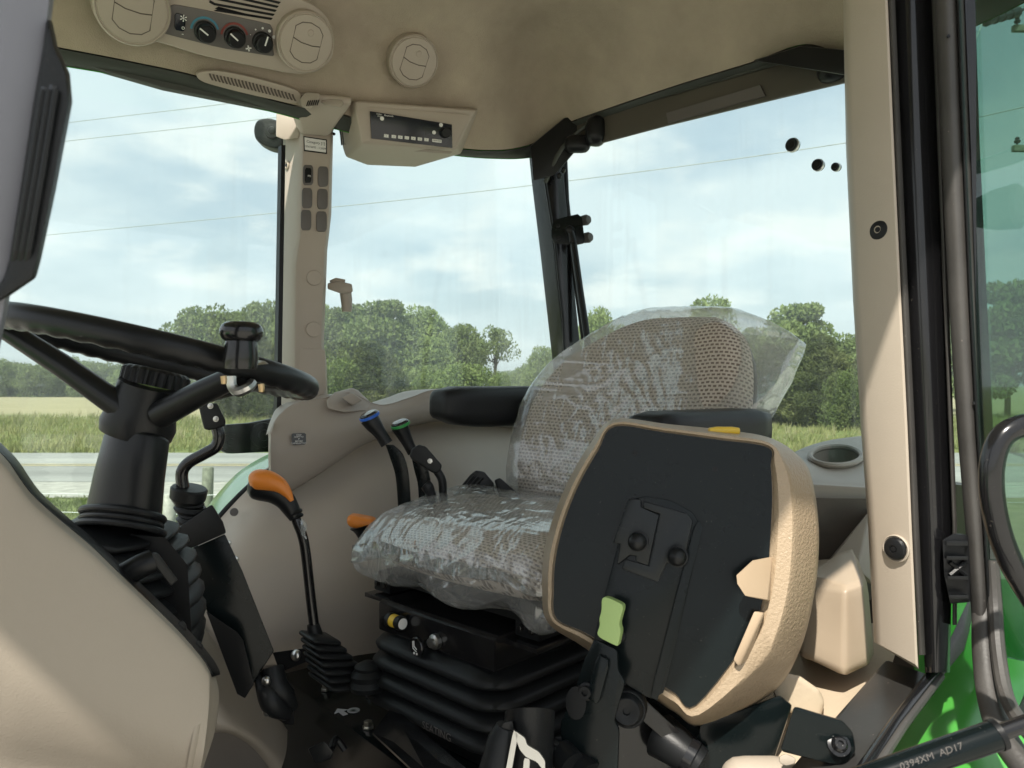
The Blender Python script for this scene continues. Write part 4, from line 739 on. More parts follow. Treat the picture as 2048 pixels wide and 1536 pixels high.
pt('pedal', hull([P(x, y, d) for x, y in ((615, 1497), (650, 1482), (668, 1505), (662, 1518), (630, 1528)) for d in (1.20, 1.215)]), 'grip', bev=0.004)
pt('pedal_arm', tube([P(662, 1500, 1.22), P(672, 1478, 1.25), P(690, 1500, 1.25)], 0.006, 8, 3), 'black')
pt('platform_gusset', prism([P(745, 1465, 1.25), P(785, 1412, 1.32), P(960, 1560, 1.05), P(880, 1590, 1.02)], [P(745, 1469, 1.25), P(785, 1416, 1.32), P(960, 1566, 1.05), P(880, 1596, 1.02)]), 'gloss', plat)
pt('chassis', tbox(0.82, 1.32, -1.9, 1.5, 0.5, 0.92), 'black', bev=0.03); pt('hood', rbox(0.36, 0.95, 0.35, 0.12, 8).map(lambda p: T(1.07, -1.15, 1.25) + ER*p.x + EB*p.y + EZ*p.z), 'paint', label='green engine hood')
for r0, b0, rad, w in ((1.76, 1.45, 0.78, 0.42), (-0.04, 1.45, 0.78, 0.42), (1.62, -1.5, 0.55, 0.32), (0.2, -1.5, 0.55, 0.32)):
    w_ = pt('wheel', lathe(T(r0, b0, rad), ER, [(0, rad*0.55), (0, rad*0.9), (0.04, rad), (w-0.04, rad), (w, rad*0.9), (w, rad*0.55)], 40), 'rubber'); pt('wheel_rim', lathe(T(r0+0.06, b0, rad), ER, [(0, 0.06), (0.02, rad*0.56), (w-0.14, rad*0.56), (w-0.12, 0.06)], 32), 'yellow', w_)
    pt('axle', tube([T(r0+w/2, b0, rad), T(1.07, b0, rad)], 0.08, 12), 'black', w_)

# ================================================================== operator's seat
th = R(7); fwd = (-EB*math.cos(th) - ER*math.sin(th)).normalized(); lat = (-ER*math.cos(th) + EB*math.sin(th)).normalized()
def frame(c, tilt):                                  # local x = towards the near side, y = up, z = forward
    up = (EZ*math.cos(tilt) - fwd*math.sin(tilt)).normalized(); f = (fwd*math.cos(tilt) + EZ*math.sin(tilt)).normalized()
    return (lambda p: c + lat*p.x + up*p.y + f*p.z), (lambda w: ((w-c).dot(lat), (w-c).dot(up), (w-c).dot(f)))
pc, pinv = frame(T(1.085, 0.935, 1.604), R(5)); bc, binv = frame(T(1.07, 1.225, 1.815), R(13))
def panshape(p):
    x, y, z = p; k = max(0, (z+0.04)/0.29); y2 = y - 0.040*k**2.2*(1 if y > 0 else 0.1) - 0.03*k*max(0, -x/0.25)**2*(y > 0) + (0.018*(x/0.26)**2 if y > 0 else 0) - 0.012*max(0, -z/0.25)*(y > 0)
    return V((x*(1-0.07*k*k), y2, z - 0.045*(x/0.26)**2*k))
def backshape(p):
    x, y, z = p; t = max(0, y/0.25); lo = max(0, -y/0.25); w = 1 - 0.30*t**2.4 - 0.06*lo**2
    w = w - (0.14*t**1.6 if x < 0 else -0.08*t**2)
    return V((x*w, y - (0.12 if x < 0 else 0.03)*t*(x/0.26)**2, z + 0.05*(x/0.26)**2 - 0.02*t*t + 0.02*math.exp(-((y+0.10)/0.09)**2)))
seat = pt('operator_seat', rbox(0.248, 0.058, 0.25, 0.052, 16).map(panshape).map(pc), 'fabric', uvf=lambda w: (pinv(w)[0], pinv(w)[2]-pinv(w)[1]), label='operator seat cushion in woven brown fabric', ang=80)
pt('backrest', rbox(0.26, 0.235, 0.065, 0.06, 18).map(backshape).map(bc), 'fabric', seat, uvf=lambda w: (binv(w)[0]-binv(w)[2]*0.5, binv(w)[1]), label='woven brown fabric backrest', ang=80)
pt('back_shell', rbox(0.235, 0.22, 0.03, 0.028, 8).map(lambda p: bc(backshape(p) + V((0, -0.01, -0.075)))), 'black', seat, ang=80)
pt('hinge_arm', hull([bc(V((x, y, z))) for x, y, z in ((-0.27, -0.30, 0.05), (-0.245, -0.30, 0.05), (-0.27, -0.30, -0.05), (-0.245, -0.3, -0.05), (-0.27, 0.0, -0.03), (-0.245, 0.0, -0.03), (-0.27, 0.0, -0.06), (-0.245, 0.0, -0.06))]), 'black', seat, bev=0.004)
def ridge(v): return (1-abs(noise.noise(v))*2)
def crinkle(w, s):
    a = noise.noise(V((w.x*8+s, w.y*8, w.z*15))); m = 0.5+0.5*noise.noise(V((w.x*5, w.y*5+s, w.z*5)))
    u = w.x*0.8+w.y*0.6; v = w.y*0.8-w.x*0.6+w.z*0.5
    c = ridge(V((u*10+s, v*30, w.z*16))); d = ridge(V((u*34-s, v*13, w.z*30+s)))
    return 0.004*a + m*(0.005*max(0, c)**3 + 0.004*max(0, d)**3)
def panbag(p):
    x, y, z = p; q = panshape(V((x*0.965, y*0.9, z*0.965)))
    q = V((q.x*1.035, q.y*1.10 + (0.008 if y > 0 else -0.006), q.z*1.045)); n = p.normalized()
    q += V((n.x*0.6, n.y, n.z*0.8))*(crinkle(p, 2.0)*1.25 + 0.003)
    cor = (max(0, abs(x)/0.26-0.55)/0.45)**2*(max(0, z/0.25-0.4)/0.6)**2          # loose corners hang forward and down
    q += V((0.012*cor if x > 0 else -0.035*cor, -0.035*cor, 0.04*cor))
    if y < 0 and z > 0.15: q.y -= 0.026*(z-0.15)/0.1*(0.6+0.4*math.sin(x*31))
    return q
bag1 = obj('seat_cushion_bag', rbox(0.255, 0.066, 0.258, 0.05, 120).map(panbag).map(pc), 'film', None, uvf=lambda w: (pinv(w)[0], pinv(w)[2]-pinv(w)[1]), ang=180)
tag(bag1, 'crinkled clear plastic cover wrapped over the seat cushion', 'plastic cover')
def backbag(p):
    x, y, z = p; q = backshape(V((x*0.97, y*0.97, z*0.9)))
    q = V((q.x*1.05, q.y*1.045+0.004, q.z + (0.010 if z > 0 else -0.012))); n = p.normalized()
    q += V((n.x*0.5, n.y*0.5, n.z))*(crinkle(p, 7.0)*1.2)
    s = max(0, (x-0.13)/0.13); g = max(0, 1-abs(y-0.17)/(0.19 if y < 0.17 else 0.10))
    if s > 0: q = V((q.x + 0.072*s**1.4*g, q.y + 0.012*s*g, q.z*(1-0.55*min(1, s)*g) - 0.02*s*g))
    if y < -0.19: q.x *= 1 - 0.1*(-0.19-y)/0.05
    return q
bag2 = obj('seat_back_bag', rbox(0.268, 0.243, 0.072, 0.05, 120).map(backbag).map(bc), 'film', None, uvf=lambda w: (binv(w)[0], binv(w)[1]), ang=180)
tag(bag2, 'crinkled clear plastic bag pulled over the backrest, its loose corner sticking out', 'plastic cover')
# armrests
def bar(c, hr, hb, hz, rad): return rbox(hr, hb, hz, rad, 8).map(lambda p: c + ER*p.x + EB*p.y + EZ*(p.z + 0.02*max(0, -p.y/hb)**3*max(0, -p.z/hz)))
pt('armrest', bar(T(1.385, 1.09, 1.848), 0.045, 0.185, 0.047, 0.03), 'soft', seat, label='black padded armrest on the far side', ang=70)
pt('armrest', bar(T(0.79, 1.06, 1.822), 0.045, 0.155, 0.034, 0.022), 'soft', seat, label='black armrest behind the folded seat', ang=70)
# suspension
def rrect(c, hl, hf, r, z, n=6):
    out = []
    for (sx, sy, a0) in ((1, 1, 0), (-1, 1, 90), (-1, -1, 180), (1, -1, 270)):
        for k in range(n+1): t = R(a0 + 90*k/n); out.append(c + lat*(sx*(hl-r) + r*math.cos(t)) + fwd*(sy*(hf-r) + r*math.sin(t)) + EZ*z)
    return out
bcx = T(1.108, 0.93, 0)
susp = pt('seat_suspension', loft([rrect(bcx, 0.15, 0.22, 0.03, z) for z in (1.28, 1.335)]), 'black', label='black rubber bellows under the operator seat', bev=0.004)
for k in range(4):
    z1 = 1.448 - k*0.031; o_ = 0.004*k
    pt('bellows_fold', loft([rrect(bcx, 0.155+o_+e, 0.235+o_+e, 0.06, z1 - dz, 8) for e, dz in ((-0.02, 0), (-0.004, 0.004), (0.013, 0.013), (0.019, 0.021), (0.017, 0.027), (0.006, 0.031), (-0.02, 0.0325))]), 'soft', susp, ang=70)
fl = pt('seat_frame', hull([bcx + lat*x + fwd*f + EZ*z for x in (-0.155, 0.15) for f, z in ((0.232, 1.446), (0.232, 1.497), (0.222, 1.503), (-0.2, 1.503), (-0.2, 1.446))]), 'gloss', bev=0.004, label='black seat frame with slide rails')
for x0 in (-0.215, 0.165):
    rl = pt('slide_rail', tbox(0, 0.001, 0, 0.001, 0, 0.001) if False else box(bcx + lat*(x0+0.02) + fwd*-0.04 + EZ*1.515, 0.026, 0.235, 0.015, lat, fwd, EZ), 'black', fl, bev=0.004)
    for q in (-0.012, 0.012): bolt(bcx + lat*(x0+0.02+q) + fwd*0.195 + EZ*1.515, fwd, 0.005, 0.006, 'gloss', fl)
    pt('rail_lip', box(bcx + lat*(x0+0.02) + fwd*0.14 + EZ*1.492, 0.035, 0.07, 0.004, lat, fwd, EZ), 'gloss', fl, bev=0.001)
pt('cushion_pan', box(pc(V((0, -0.068, -0.01))), 0.22, 0.21, 0.008, lat, fwd, EZ), 'black', fl, bev=0.003)
pF2 = PL(bcx + fwd*0.233 + EZ*1.47, fwd)
c = pF2(792, 1243, 0.012); ind = pt('weight_indicator', lathe(c - lat*0.02, lat, [(0, 0.004), (0, 0.0125), (0.008, 0.0125), (0.009, 0.011), (0.027, 0.011), (0.028, 0.0125), (0.038, 0.0125), (0.039, 0.003)], 24), 'black', fl)
pt('indicator_window', lathe(c - lat*0.009, lat, [(0, 0.0116), (0.014, 0.0116)], 24), 'yellow', ind, label='yellow band of the weight indicator'); pt('indicator_end', lathe(c + lat*0.019, lat, [(0, 0.0095), (0.001, 0.0095), (0.0015, 0.001)], 20), 'white', ind)
c = pF2(851, 1288, 0.0); kn = pt('adjuster_knob', lathe(c, fwd, [(0, 0.006), (0.014, 0.006), (0.015, 0.016), (0.020, 0.0165), (0.022, 0.015), (0.022, 0.0005)], 26), 'gloss', fl, label='black push knob with a white seat symbol')
for g in ([(-0.004, 0.010), (-0.003, 0.001), (0.004, -0.003)], [(-0.007, 0.009), (-0.006, -0.003), (0.003, -0.007)]): pt('seat_symbol', tube([c + fwd*0.0225 + lat*x + EZ*y for x, y in g], 0.0008, 6), 'white', kn)
for x in (-0.003, 0.004): pt('seat_symbol', lathe(c + fwd*0.022 + lat*x - EZ*0.0105, fwd, [(0, 0.002), (0.001, 0.002), (0.0011, 0.0002)], 8), 'white', kn)
c2 = pF2(874, 1282, 0.0); pt('steel_bush', lathe(c2, fwd, [(0, 0.013), (0.008, 0.013), (0.010, 0.008), (0.016, 0.008), (0.017, 0.001)], 10), 'steel', fl)
a = bcx + fwd*0.2535 + lat*0.06 + EZ*1.340; text('embossed_letters', 'SEATING', a + fwd*0.02, lat, EZ, 0.018, 'insert', susp)

# ================================================================== folded instructor seat
M['plate2'] = mat('satin_black_slide', (0.0075, 0.010, 0.0108), 0.28, spec=0.3, dust=0.1)
nb = V((-0.22, -0.96, 0.17)).normalized(); pb_ = PL(P(1320, 1130, 1.0), nb)
plate_o = [(1228, 851), (1330, 863), (1440, 878), (1537, 893), (1543, 930), (1546, 990), (1543, 1060), (1536, 1150), (1522, 1220), (1500, 1275), (1392, 1412), (1350, 1388), (1300, 1356), (1180, 1272), (1112, 1238), (1106, 1180), (1110, 1115), (1128, 1040), (1158, 965), (1195, 900)]
outer_o = [(1228, 838), (1335, 848), (1450, 860), (1535, 874), (1590, 905), (1622, 950), (1638, 1060), (1630, 1180), (1600, 1300), (1540, 1390), (1405, 1452), (1350, 1425), (1295, 1388), (1170, 1296), (1096, 1246), (1084, 1180), (1088, 1105), (1108, 1030), (1140, 955), (1182, 885)]
def psm(o, h): return catmull([pb_(x, y, h) for x, y in o], 5, True)
def mixo(a, b, t): return [(p[0]*(1-t)+q[0]*t, p[1]*(1-t)+q[1]*t) for p, q in zip(a, b)]
cen = (1345, 1140)
def sc(o, k): return [(cen[0]+(x-cen[0])*k, cen[1]+(y-cen[1])*k) for x, y in o]
bud = pt('folded_seat', loft([psm(sc(plate_o, 0.97), -0.004), psm(plate_o, -0.003), psm(mixo(plate_o, outer_o, 0.08), 0.003), psm(mixo(plate_o, outer_o, 0.14), 0.006), psm(mixo(plate_o, outer_o, 0.44), 0.005), psm(mixo(plate_o, outer_o, 0.50), 0.001), psm(mixo(plate_o, outer_o, 0.55), -0.006), psm(mixo(plate_o, outer_o, 0.93), -0.048), psm(outer_o, -0.075), psm(sc(outer_o, 0.985), -0.105), psm(sc(outer_o, 0.9), -0.125), psm(sc(outer_o, 0.5), -0.135)]), 'grain', label='folded-up instructor seat in grained tan vinyl with black underside', ang=40)
bpl = pt('base_plate', prism(psm(sc(plate_o, 0.992), 0.001), psm(sc(plate_o, 0.992), -0.004)), 'satin', bud, label='black underside plate of the folded seat')
def onp(name, o, t, h, m, rnd=1, q=0.18, bev=0.0015, lab=None): return pt(name, slab(pb_, o, t, h, rnd, q), m, bud, bev=bev, label=lab)
onp('mount_arm', [(1258, 1000), (1290, 992), (1340, 1000), (1385, 1024), (1404, 1056), (1330, 1385), (1300, 1400), (1190, 1330), (1186, 1280)], 0.010, 0.001, 'satin', 1, 0.12, 0.002)
onp('mount_edge', [(1398, 1040), (1406, 1058), (1316, 1402), (1300, 1394), (1388, 1056)], 0.016, 0.001, 'satin', 1, 0.1, 0.002)
onp('slide_plate', [(1254, 1004), (1262, 996), (1282, 1000), (1282, 1014), (1318, 1030), (1296, 1132), (1270, 1122), (1272, 1112), (1260, 1110), (1234, 1130), (1240, 1088), (1226, 1086)], 0.007, 0.011, 'plate2', 0, bev=0.0025)
onp('slide_plate', [(1287, 1002), (1376, 1028), (1386, 1042), (1365, 1136), (1334, 1126), (1316, 1164), (1244, 1138), (1250, 1118), (1298, 1132), (1320, 1028), (1286, 1016)], 0.007, 0.011, 'plate2', 0, bev=0.002)
onp('slot', [(1258, 1009), (1265, 1009), (1244, 1084), (1236, 1084)], 0.0004, 0.0172, 'black', 0, bev=0); onp('slot', [(1346, 1033), (1354, 1034), (1318, 1160), (1311, 1158)], 0.0004, 0.0172, 'black', 0, bev=0)
for x, y in ((1280, 1083), (1357, 1112)):
    c = pb_(x, y, 0.011); pt('stop_pin', lathe(c, (nb + V((-0.05, 0, 0.02))).normalized(), [(0, 0.0125), (0.022, 0.0125), (0.0225, 0.0135), (0.025, 0.0135), (0.0255, 0.0118), (0.036, 0.0118), (0.042, 0.0105), (0.046, 0.007), (0.048, 0.001)], 26), 'grip', bud)
for x, y in ((1270, 906), (1430, 938)): pt('screw_hole', lathe(pb_(x, y, 0.001), nb, [(0, 0.0035), (0.0008, 0.0035), (0.0009, 0.0022), (0.0004, 0.0020), (0.0004, 0.0003)], 14), 'black', bud)
pt('clip', hull([pb_(x, y, h) for x, y, h in ((1545, 1112, 0.0), (1545, 1200, -0.01), (1538, 1202, 0.01), (1505, 1120, 0.03), (1472, 1150, 0.045), (1474, 1168, 0.046), (1490, 1192, 0.04), (1535, 1200, 0.02), (1548, 1140, -0.01))]), 'tan', bud, bev=0.006, seg=3, label='tan moulded clip on the folded seat')
pt('clip', hull([pb_(x, y, h) for x, y, h in ((1512, 1222, 0.0), (1530, 1225, 0.0), (1508, 1222, 0.022), (1528, 1226, 0.02), (1482, 1290, 0.018), (1466, 1320, 0.02), (1478, 1334, 0.016), (1500, 1318, 0.0), (1468, 1322, 0.0))]), 'tan', bud, bev=0.003, label='long tan tab on the folded seat')
pt('yellow_mark', rbox(0.022, 0.006, 0.006, 0.005, 4).map(lambda p: pb_(1448, 862, -0.03) + p), 'yellow', bud)
# latch lever with the pale green grip
pl2 = PL(P(1220, 1300, 0.955), V((-0.35, -0.92, 0.15)))
lv = pt('latch_lever', slab(pl2, [(1188, 1278), (1234, 1300), (1236, 1340), (1250, 1364), (1228, 1440), (1238, 1460), (1234, 1560), (1140, 1560), (1118, 1452), (1150, 1380), (1168, 1320), (1180, 1296)], 0.006, 0, 1, 0.1), 'satin', bev=0.0015, label='black latch lever below the folded seat')
pt('lever_grip', slab(pl2, [(1203, 1198), (1210, 1193), (1244, 1208), (1246, 1218), (1240, 1238), (1238, 1250), (1242, 1262), (1236, 1290), (1234, 1293), (1192, 1272), (1200, 1250), (1198, 1238), (1203, 1222)], 0.017, -0.004, 2, 0.2), 'palegreen', lv, bev=0.004, seg=3, label='pale green plastic lever grip')
pt('strike_plate', slab(pl2, [(1194, 1308), (1220, 1322), (1196, 1412), (1172, 1396)], 0.012, 0.004, 1, 0.15), 'satin', lv, bev=0.002)
c = pl2(1174, 1382, 0.010); pt('socket_screw', lathe(c, pl2.n, [(0, 0.011), (0.003, 0.011), (0.004, 0.0075), (0.012, 0.0075), (0.012, 0.004), (0.007, 0.0035), (0.007, 0.0003)], 20), 'black', lv)
c = pl2(1152, 1406, 0.0065); pt('round_hole', lathe(c, pl2.n, [(0, 0.0135), (0.0005, 0.0135), (0.0006, 0.0002)], 26, 1.5, EZ), 'black', lv)
pn = V((-0.25, -0.95, 0.15)).normalized(); c = P(1255, 1418, 0.965); wz = pt('pivot_washer', lathe(c, pn, [(-0.02, 0.024), (0, 0.024), (0.003, 0.0225), (0.003, 0.021), (0.008, 0.020), (0.014, 0.0165), (0.0145, 0.0155), (0.0125, 0.005), (0.009, 0.0045), (0.009, 0.0003)], 32), 'soft', label='round black pivot washer')
bolt(P(1243, 1272, 0.99), pn, 0.007, 0.010, 'black', wz); pt('pivot_arm', hull([P(x, y, d) for x, y in ((1235, 1365), (1250, 1362), (1400, 1500), (1390, 1530), (1350, 1500), (1240, 1400)) for d in (0.99, 1.01)]), 'gloss', wz, bev=0.003)
pt('pivot_shaft', tube([P(1320, 1470, 1.02), P(1356, 1495, 1.0), P(1400, 1530, 0.985)], [0.03, 0.026, 0.022], 20), 'black', wz); pt('shaft_end', tube([P(1372, 1506, 0.99), P(1388, 1517, 0.985)], 0.0225, 24), 'gloss', wz)
pt('base_bracket', hull([P(x, y, d) for x, y in ((1235, 1410), (1330, 1450), (1350, 1540), (1320, 1570), (1235, 1560)) for d in (1.03, 1.06)]), 'gloss', wz, bev=0.005)
hr_ = pt('wiring_block', hull([P(x, y, d) for x, y in ((1095, 1475), (1130, 1468), (1170, 1500), (1175, 1560), (1100, 1560)) for d in (0.955, 0.99)]), 'black', bev=0.008)
for x, y in ((1135, 1510), (1170, 1530)): pt('connector', tube([P(x-14, y-6, 0.95), P(x+10, y+22, 0.93)], 0.018, 14), 'grip', hr_)
for k in range(3): pt('cable', tube([P(1096, 1478+k*14, 0.95), P(1108, 1484+k*12, 0.94), P(1122, 1492+k*13, 0.95)], 0.004, 8, 3), 'grip', hr_)
# parking-brake lever in the foreground
hb = pt('brake_sleeve', loft([[P(cx_ + w*math.cos(t), y + 9*math.sin(t), 0.93 + 0.05*math.sin(t)) for t in [2*math.pi*k/20 for k in range(20)]] for y, cx_, w in ((1424, 1060, 50), (1480, 1056, 52), (1560, 1048, 56))], True, True), 'soft', label='soft black sleeve round the brake lever', ang=60)
pt('brake_grip', tube([P(1014, 1452, 0.89), P(1006, 1480, 0.89), P(985, 1570, 0.88)], [0.0125, 0.0185, 0.021], 18), 'soft', hb); pt('brake_button', hull([P(x, y, d) for x, y in ((1002, 1446), (1026, 1440), (1030, 1468), (1002, 1472)) for d in (0.88, 0.90)]), 'grip', hb, bev=0.004)
pl3 = PL(P(1050, 1510, 0.865), V((-0.2, -0.97, 0.1)))
def sil(o): return slab(pl3, o, 0.003, 0, 1, 0.12)
g = sil([(1027, 1459), (1036, 1470), (1018, 1570), (1006, 1570)]); g.join(sil([(1030, 1462), (1050, 1476), (1054, 1490), (1078, 1504), (1090, 1522), (1090, 1545), (1074, 1524), (1052, 1514), (1040, 1500), (1034, 1484)])); g.join(sil([(1048, 1516), (1060, 1518), (1056, 1570), (1044, 1570)]))
pt('brake_ratchet', g, 'steel', hb, label='bright zinc ratchet plate of the brake lever', weld=0)

# ---- near-side rear: tan box, console, floor, sill, fender
pt('seat_bracket_plate', hull([P(x, y, d) for x, y in ((1400, 1450), (1560, 1390), (1585, 1410), (1560, 1470), (1540, 1545), (1380, 1570)) for d in (1.0, 1.03)]), 'satin', bev=0.004)
strap = pt('hinge_strap', hull([P(x, y, d) for x, y in ((1588, 1412), (1684, 1440), (1706, 1464), (1712, 1500), (1694, 1530), (1660, 1528), (1560, 1502)) for d in (0.85, 0.865)]), 'satin', bev=0.004, label='black hinge strap with a large bolt')
c = P(1677, 1490, 0.849); sn = V((-0.1, -0.8, 0.55)).normalized(); pt('strap_bolt', lathe(c, sn, [(0, 0.0125), (0.003, 0.0125), (0.004, 0.009), (0.008, 0.008), (0.010, 0.006), (0.010, 0.0035), (0.006, 0.003), (0.006, 0.0003)], 26), 'gloss', strap)
pt('tan_bump_stop', hull([P(x, y, d) for x, y in ((1558, 1512), (1572, 1507), (1592, 1516), (1590, 1528), (1572, 1532), (1558, 1526)) for d in (0.845, 0.865)]), 'beige', strap, bev=0.004)
pt('tan_cap', rbox(0.05, 0.03, 0.03, 0.028, 6).map(lambda p: P(1525, 1568, 0.90) + p), 'beige', strap)
cbx = pt('corner_box', loft([[P(x, y, d) for x, y, d in s] for s in (
    [(1630, 1140, 1.19), (1676, 1105, 1.21), (1704, 1096, 1.21), (1716, 1120, 1.20), (1712, 1112, 1.29), (1630, 1120, 1.29)], [(1626, 1152, 1.16), (1690, 1170, 1.11), (1722, 1158, 1.12), (1734, 1165, 1.15), (1720, 1140, 1.28), (1620, 1140, 1.28)],
    [(1620, 1180, 1.155), (1690, 1185, 1.10), (1726, 1172, 1.11), (1738, 1190, 1.15), (1725, 1190, 1.28), (1612, 1180, 1.28)], [(1596, 1312, 1.14), (1690, 1357, 1.085), (1740, 1332, 1.10), (1748, 1310, 1.15), (1740, 1300, 1.28), (1596, 1312, 1.28)])]), 'boxtan', label='tan moulded box between the folded seat and door post', ang=180)
sm = cbx.modifiers.new('rounding', 'SUBSURF'); sm.levels = 3; sm.render_levels = 3
ca = cbx.data.attributes.new('crease_edge', 'FLOAT', 'EDGE')
for e in cbx.data.edges: ca.data[e.index].value = 0.62
pt('box_neck', hull([P(x, y, d) for x, y, d in ((1650, 1135, 1.24), (1690, 1085, 1.25), (1740, 1020, 1.27), (1750, 1170, 1.22), (1715, 1135, 1.215), (1750, 1020, 1.33), (1640, 1140, 1.33))]), 'taupe', bev=0.006)
cg = grid([[P(1560, 930, 1.62), P(1600, 900, 1.66), P(1660, 880, 1.70), P(1760, 868, 1.72)], [P(1570, 940, 1.46), P(1610, 930, 1.46), P(1660, 938, 1.46), P(1760, 936, 1.46)], [P(1575, 955, 1.36), P(1610, 962, 1.36), P(1660, 966, 1.36), P(1760, 972, 1.36)], [P(1580, 985, 1.345), P(1620, 990, 1.345), P(1665, 992, 1.345), P(1760, 996, 1.345)], [P(1580, 1150, 1.34), P(1620, 1150, 1.34), P(1665, 1150, 1.34), P(1760, 1150, 1.34)]], (10, 12), V((0, 0.02, -0.004)))
def topx(p): q = p - CAM; return CX + q.x/q.y*F, HZ - q.z/q.y*F
def in_cup(f): c = sum((cg.v[i] for i in f), V((0, 0, 0)))/len(f); x, y = topx(c); return ((x-1672)/50)**2 + ((y-912)/17)**2 < 1
cg.f = [f for f in cg.f if not in_cup(f)]
con = pt('rear_console', cg, 'taupe', label='taupe rear console with a cup recess', ang=60)
cu = [P(1672 + 52*math.cos(t), 912 + 19*math.sin(t), 1.53 - 0.07*math.sin(t)) for t in [2*math.pi*k/28 for k in range(28)]]
pt('cup_rim', tube(cu + [cu[0]], 0.006, 8), 'taupe', con); pt('cup_well', G().join(loft([[p + EZ*0.002 for p in cu], [p - EZ*0.03 for p in cu], [P(1672, 912, 1.53)*0.12 + p*0.88 - EZ*0.055 for p in cu], [P(1672, 912, 1.53)*0.97 + p*0.03 - EZ*0.058 for p in cu]], True, False)), 'taupe', con)
pt('console_skirt', hull([P(x, y, d) for x, y in ((1590, 995), (1760, 998), (1760, 1200), (1590, 1200)) for d in (1.32, 1.338)]), 'dark_taupe', con)
pt('side_floor', grid([[P(1500, 1250, 1.36), P(1600, 1250, 1.33), P(1700, 1250, 1.3), P(1800, 1240, 1.28)], [P(1500, 1330, 1.3), P(1600, 1330, 1.25), P(1700, 1335, 1.2), P(1790, 1310, 1.18)], [P(1480, 1420, 1.15), P(1590, 1420, 1.10), P(1680, 1420, 1.06), P(1760, 1380, 1.06)], [P(1420, 1560, 1.02), P(1540, 1560, 0.98), P(1640, 1530, 0.97), P(1700, 1460, 0.99)]], (4, 4), V((0, 0.01, -0.02))), 'floor', label='tan vinyl floor covering')
pt('floor_flap', hull([P(x, y, d) for x, y in ((1556, 1342), (1600, 1352), (1640, 1380), (1650, 1405), (1640, 1440), (1560, 1420), (1545, 1380)) for d in (1.035, 1.075)]), 'floor', bev=0.014, seg=4)
sill = pt('door_sill', hull([P(x, y, d) for x, y, d in ((1772, 1318, 1.06), (1862, 1350, 1.0), (1725, 1552, 0.82), (1560, 1560, 0.86), (1660, 1450, 0.93))] + [P(x, y, d) for x, y, d in ((1772, 1340, 1.08), (1862, 1380, 1.02), (1725, 1590, 0.84), (1560, 1600, 0.88))]), 'sill', bev=0.004, label='scuffed black door sill plate')
pt('sill_edge', tube([P(1868, 1345, 0.99), P(1790, 1445, 0.89), P(1715, 1556, 0.80)], 0.007, 12), 'gloss', sill)
pt('sill_gutter', tube([P(1880, 1352, 0.99), P(1806, 1450, 0.89), P(1735, 1560, 0.80)], 0.006, 10), 'rubber', sill)
pt('near_fender', grid([[P(1820, 1150, 1.40), P(1900, 1140, 1.34), P(2000, 1130, 1.30), P(2140, 1120, 1.26)], [P(1830, 1270, 1.26), P(1905, 1270, 1.20), P(2000, 1265, 1.16), P(2140, 1260, 1.12)], [P(1815, 1400, 1.10), P(1900, 1400, 1.04), P(2000, 1400, 1.0), P(2140, 1400, 0.97)], [P(1720, 1590, 0.93), P(1860, 1590, 0.88), P(2000, 1590, 0.85), P(2140, 1590, 0.83)]], (6, 5), V((0, 0.006, -0.012))), 'paint', label='bright green rear fender below the open door', ang=70)
pt('fender_bracket', hull([P(x, y, d) for x, y, d in ((1868, 1345, 1.02), (1925, 1260, 1.10), (1945, 1180, 1.18), (1950, 1220, 1.16), (1930, 1300, 1.08), (1880, 1362, 1.02))] + [P(1870, 1350, 1.05), P(1948, 1190, 1.2)]), 'rubber', bev=0.003)

# ================================================================== steering
SC = V((-0.4593, 0.9907, 1.9361)); SN = V((0.2044, 0.1257, 1)).normalized(); SU = V((0.968, 0, -0.25)); SU = (SU - SN*SU.dot(SN)).normalized(); SW = SN.cross(SU); SR = 0.189
rim = G(); nr, ns = 200, 18; rings = []
for i in range(nr):
    a = 2*math.pi*i/nr; c = SC + SU*math.cos(a)*SR + SW*math.sin(a)*SR; out = SU*math.cos(a) + SW*math.sin(a); rg = []
    for j in range(ns):
        t = 2*math.pi*j/ns; rr = 0.0148*(1 - (0.13*max(0, -math.sin(t))**2)*(0.5+0.5*math.sin(a*44))); rg.append(c + out*math.cos(t)*rr*0.95 + SN*math.sin(t)*rr*1.08)
    rings.append(rg)
g = loft(rings, True, False); g.f += [[(nr-1)*ns+i, (nr-1)*ns+(i+1) % ns, (i+1) % ns, i] for i in range(ns)]
sw = pt('steering_wheel', g, 'grip', label='black steering wheel with finger grips', ang=80)
hub = P(285, 815, 0.95)
pt('wheel_hub', lathe(P(272, 868, 0.955), (P(300, 765, 0.95)-P(272, 868, 0.955)).normalized(), [(0, 0.001), (0, 0.043), (0.012, 0.045), (0.035, 0.040), (0.055, 0.037), (0.066, 0.036), (0.066, 0.001)], 36), 'grip', sw)
def spoke(ang, w0, w1, hubp):
    e = SC + (SU*math.cos(R(ang)) + SW*math.sin(R(ang)))*SR - SN*0.006; pts = [hubp, hubp + (e-hubp)*0.5 + SN*0.002, e]; return tube(pts, [w0, (w0+w1)/2, w1], 12)
pt('spoke', spoke(203, 0.0165, 0.0125, P(250, 820, 0.93)), 'grip', sw); pt('spoke', spoke(-38, 0.017, 0.013, P(320, 830, 0.93)), 'grip', sw); pt('spoke', spoke(75, 0.016, 0.0125, P(310, 815, 0.98)), 'grip', sw)
cc_ = P(310, 762, 0.975); cap = []
for k in range(48): pass
def capring(t, r, amp): 
    ax = SN; a_, b_ = SU, SW; return [cc_ + ax*t + (a_*math.cos(2*math.pi*j/96) + b_*math.sin(2*math.pi*j/96))*(r + amp*(1 if (j//2) % 2 else -1)) for j in range(96)]
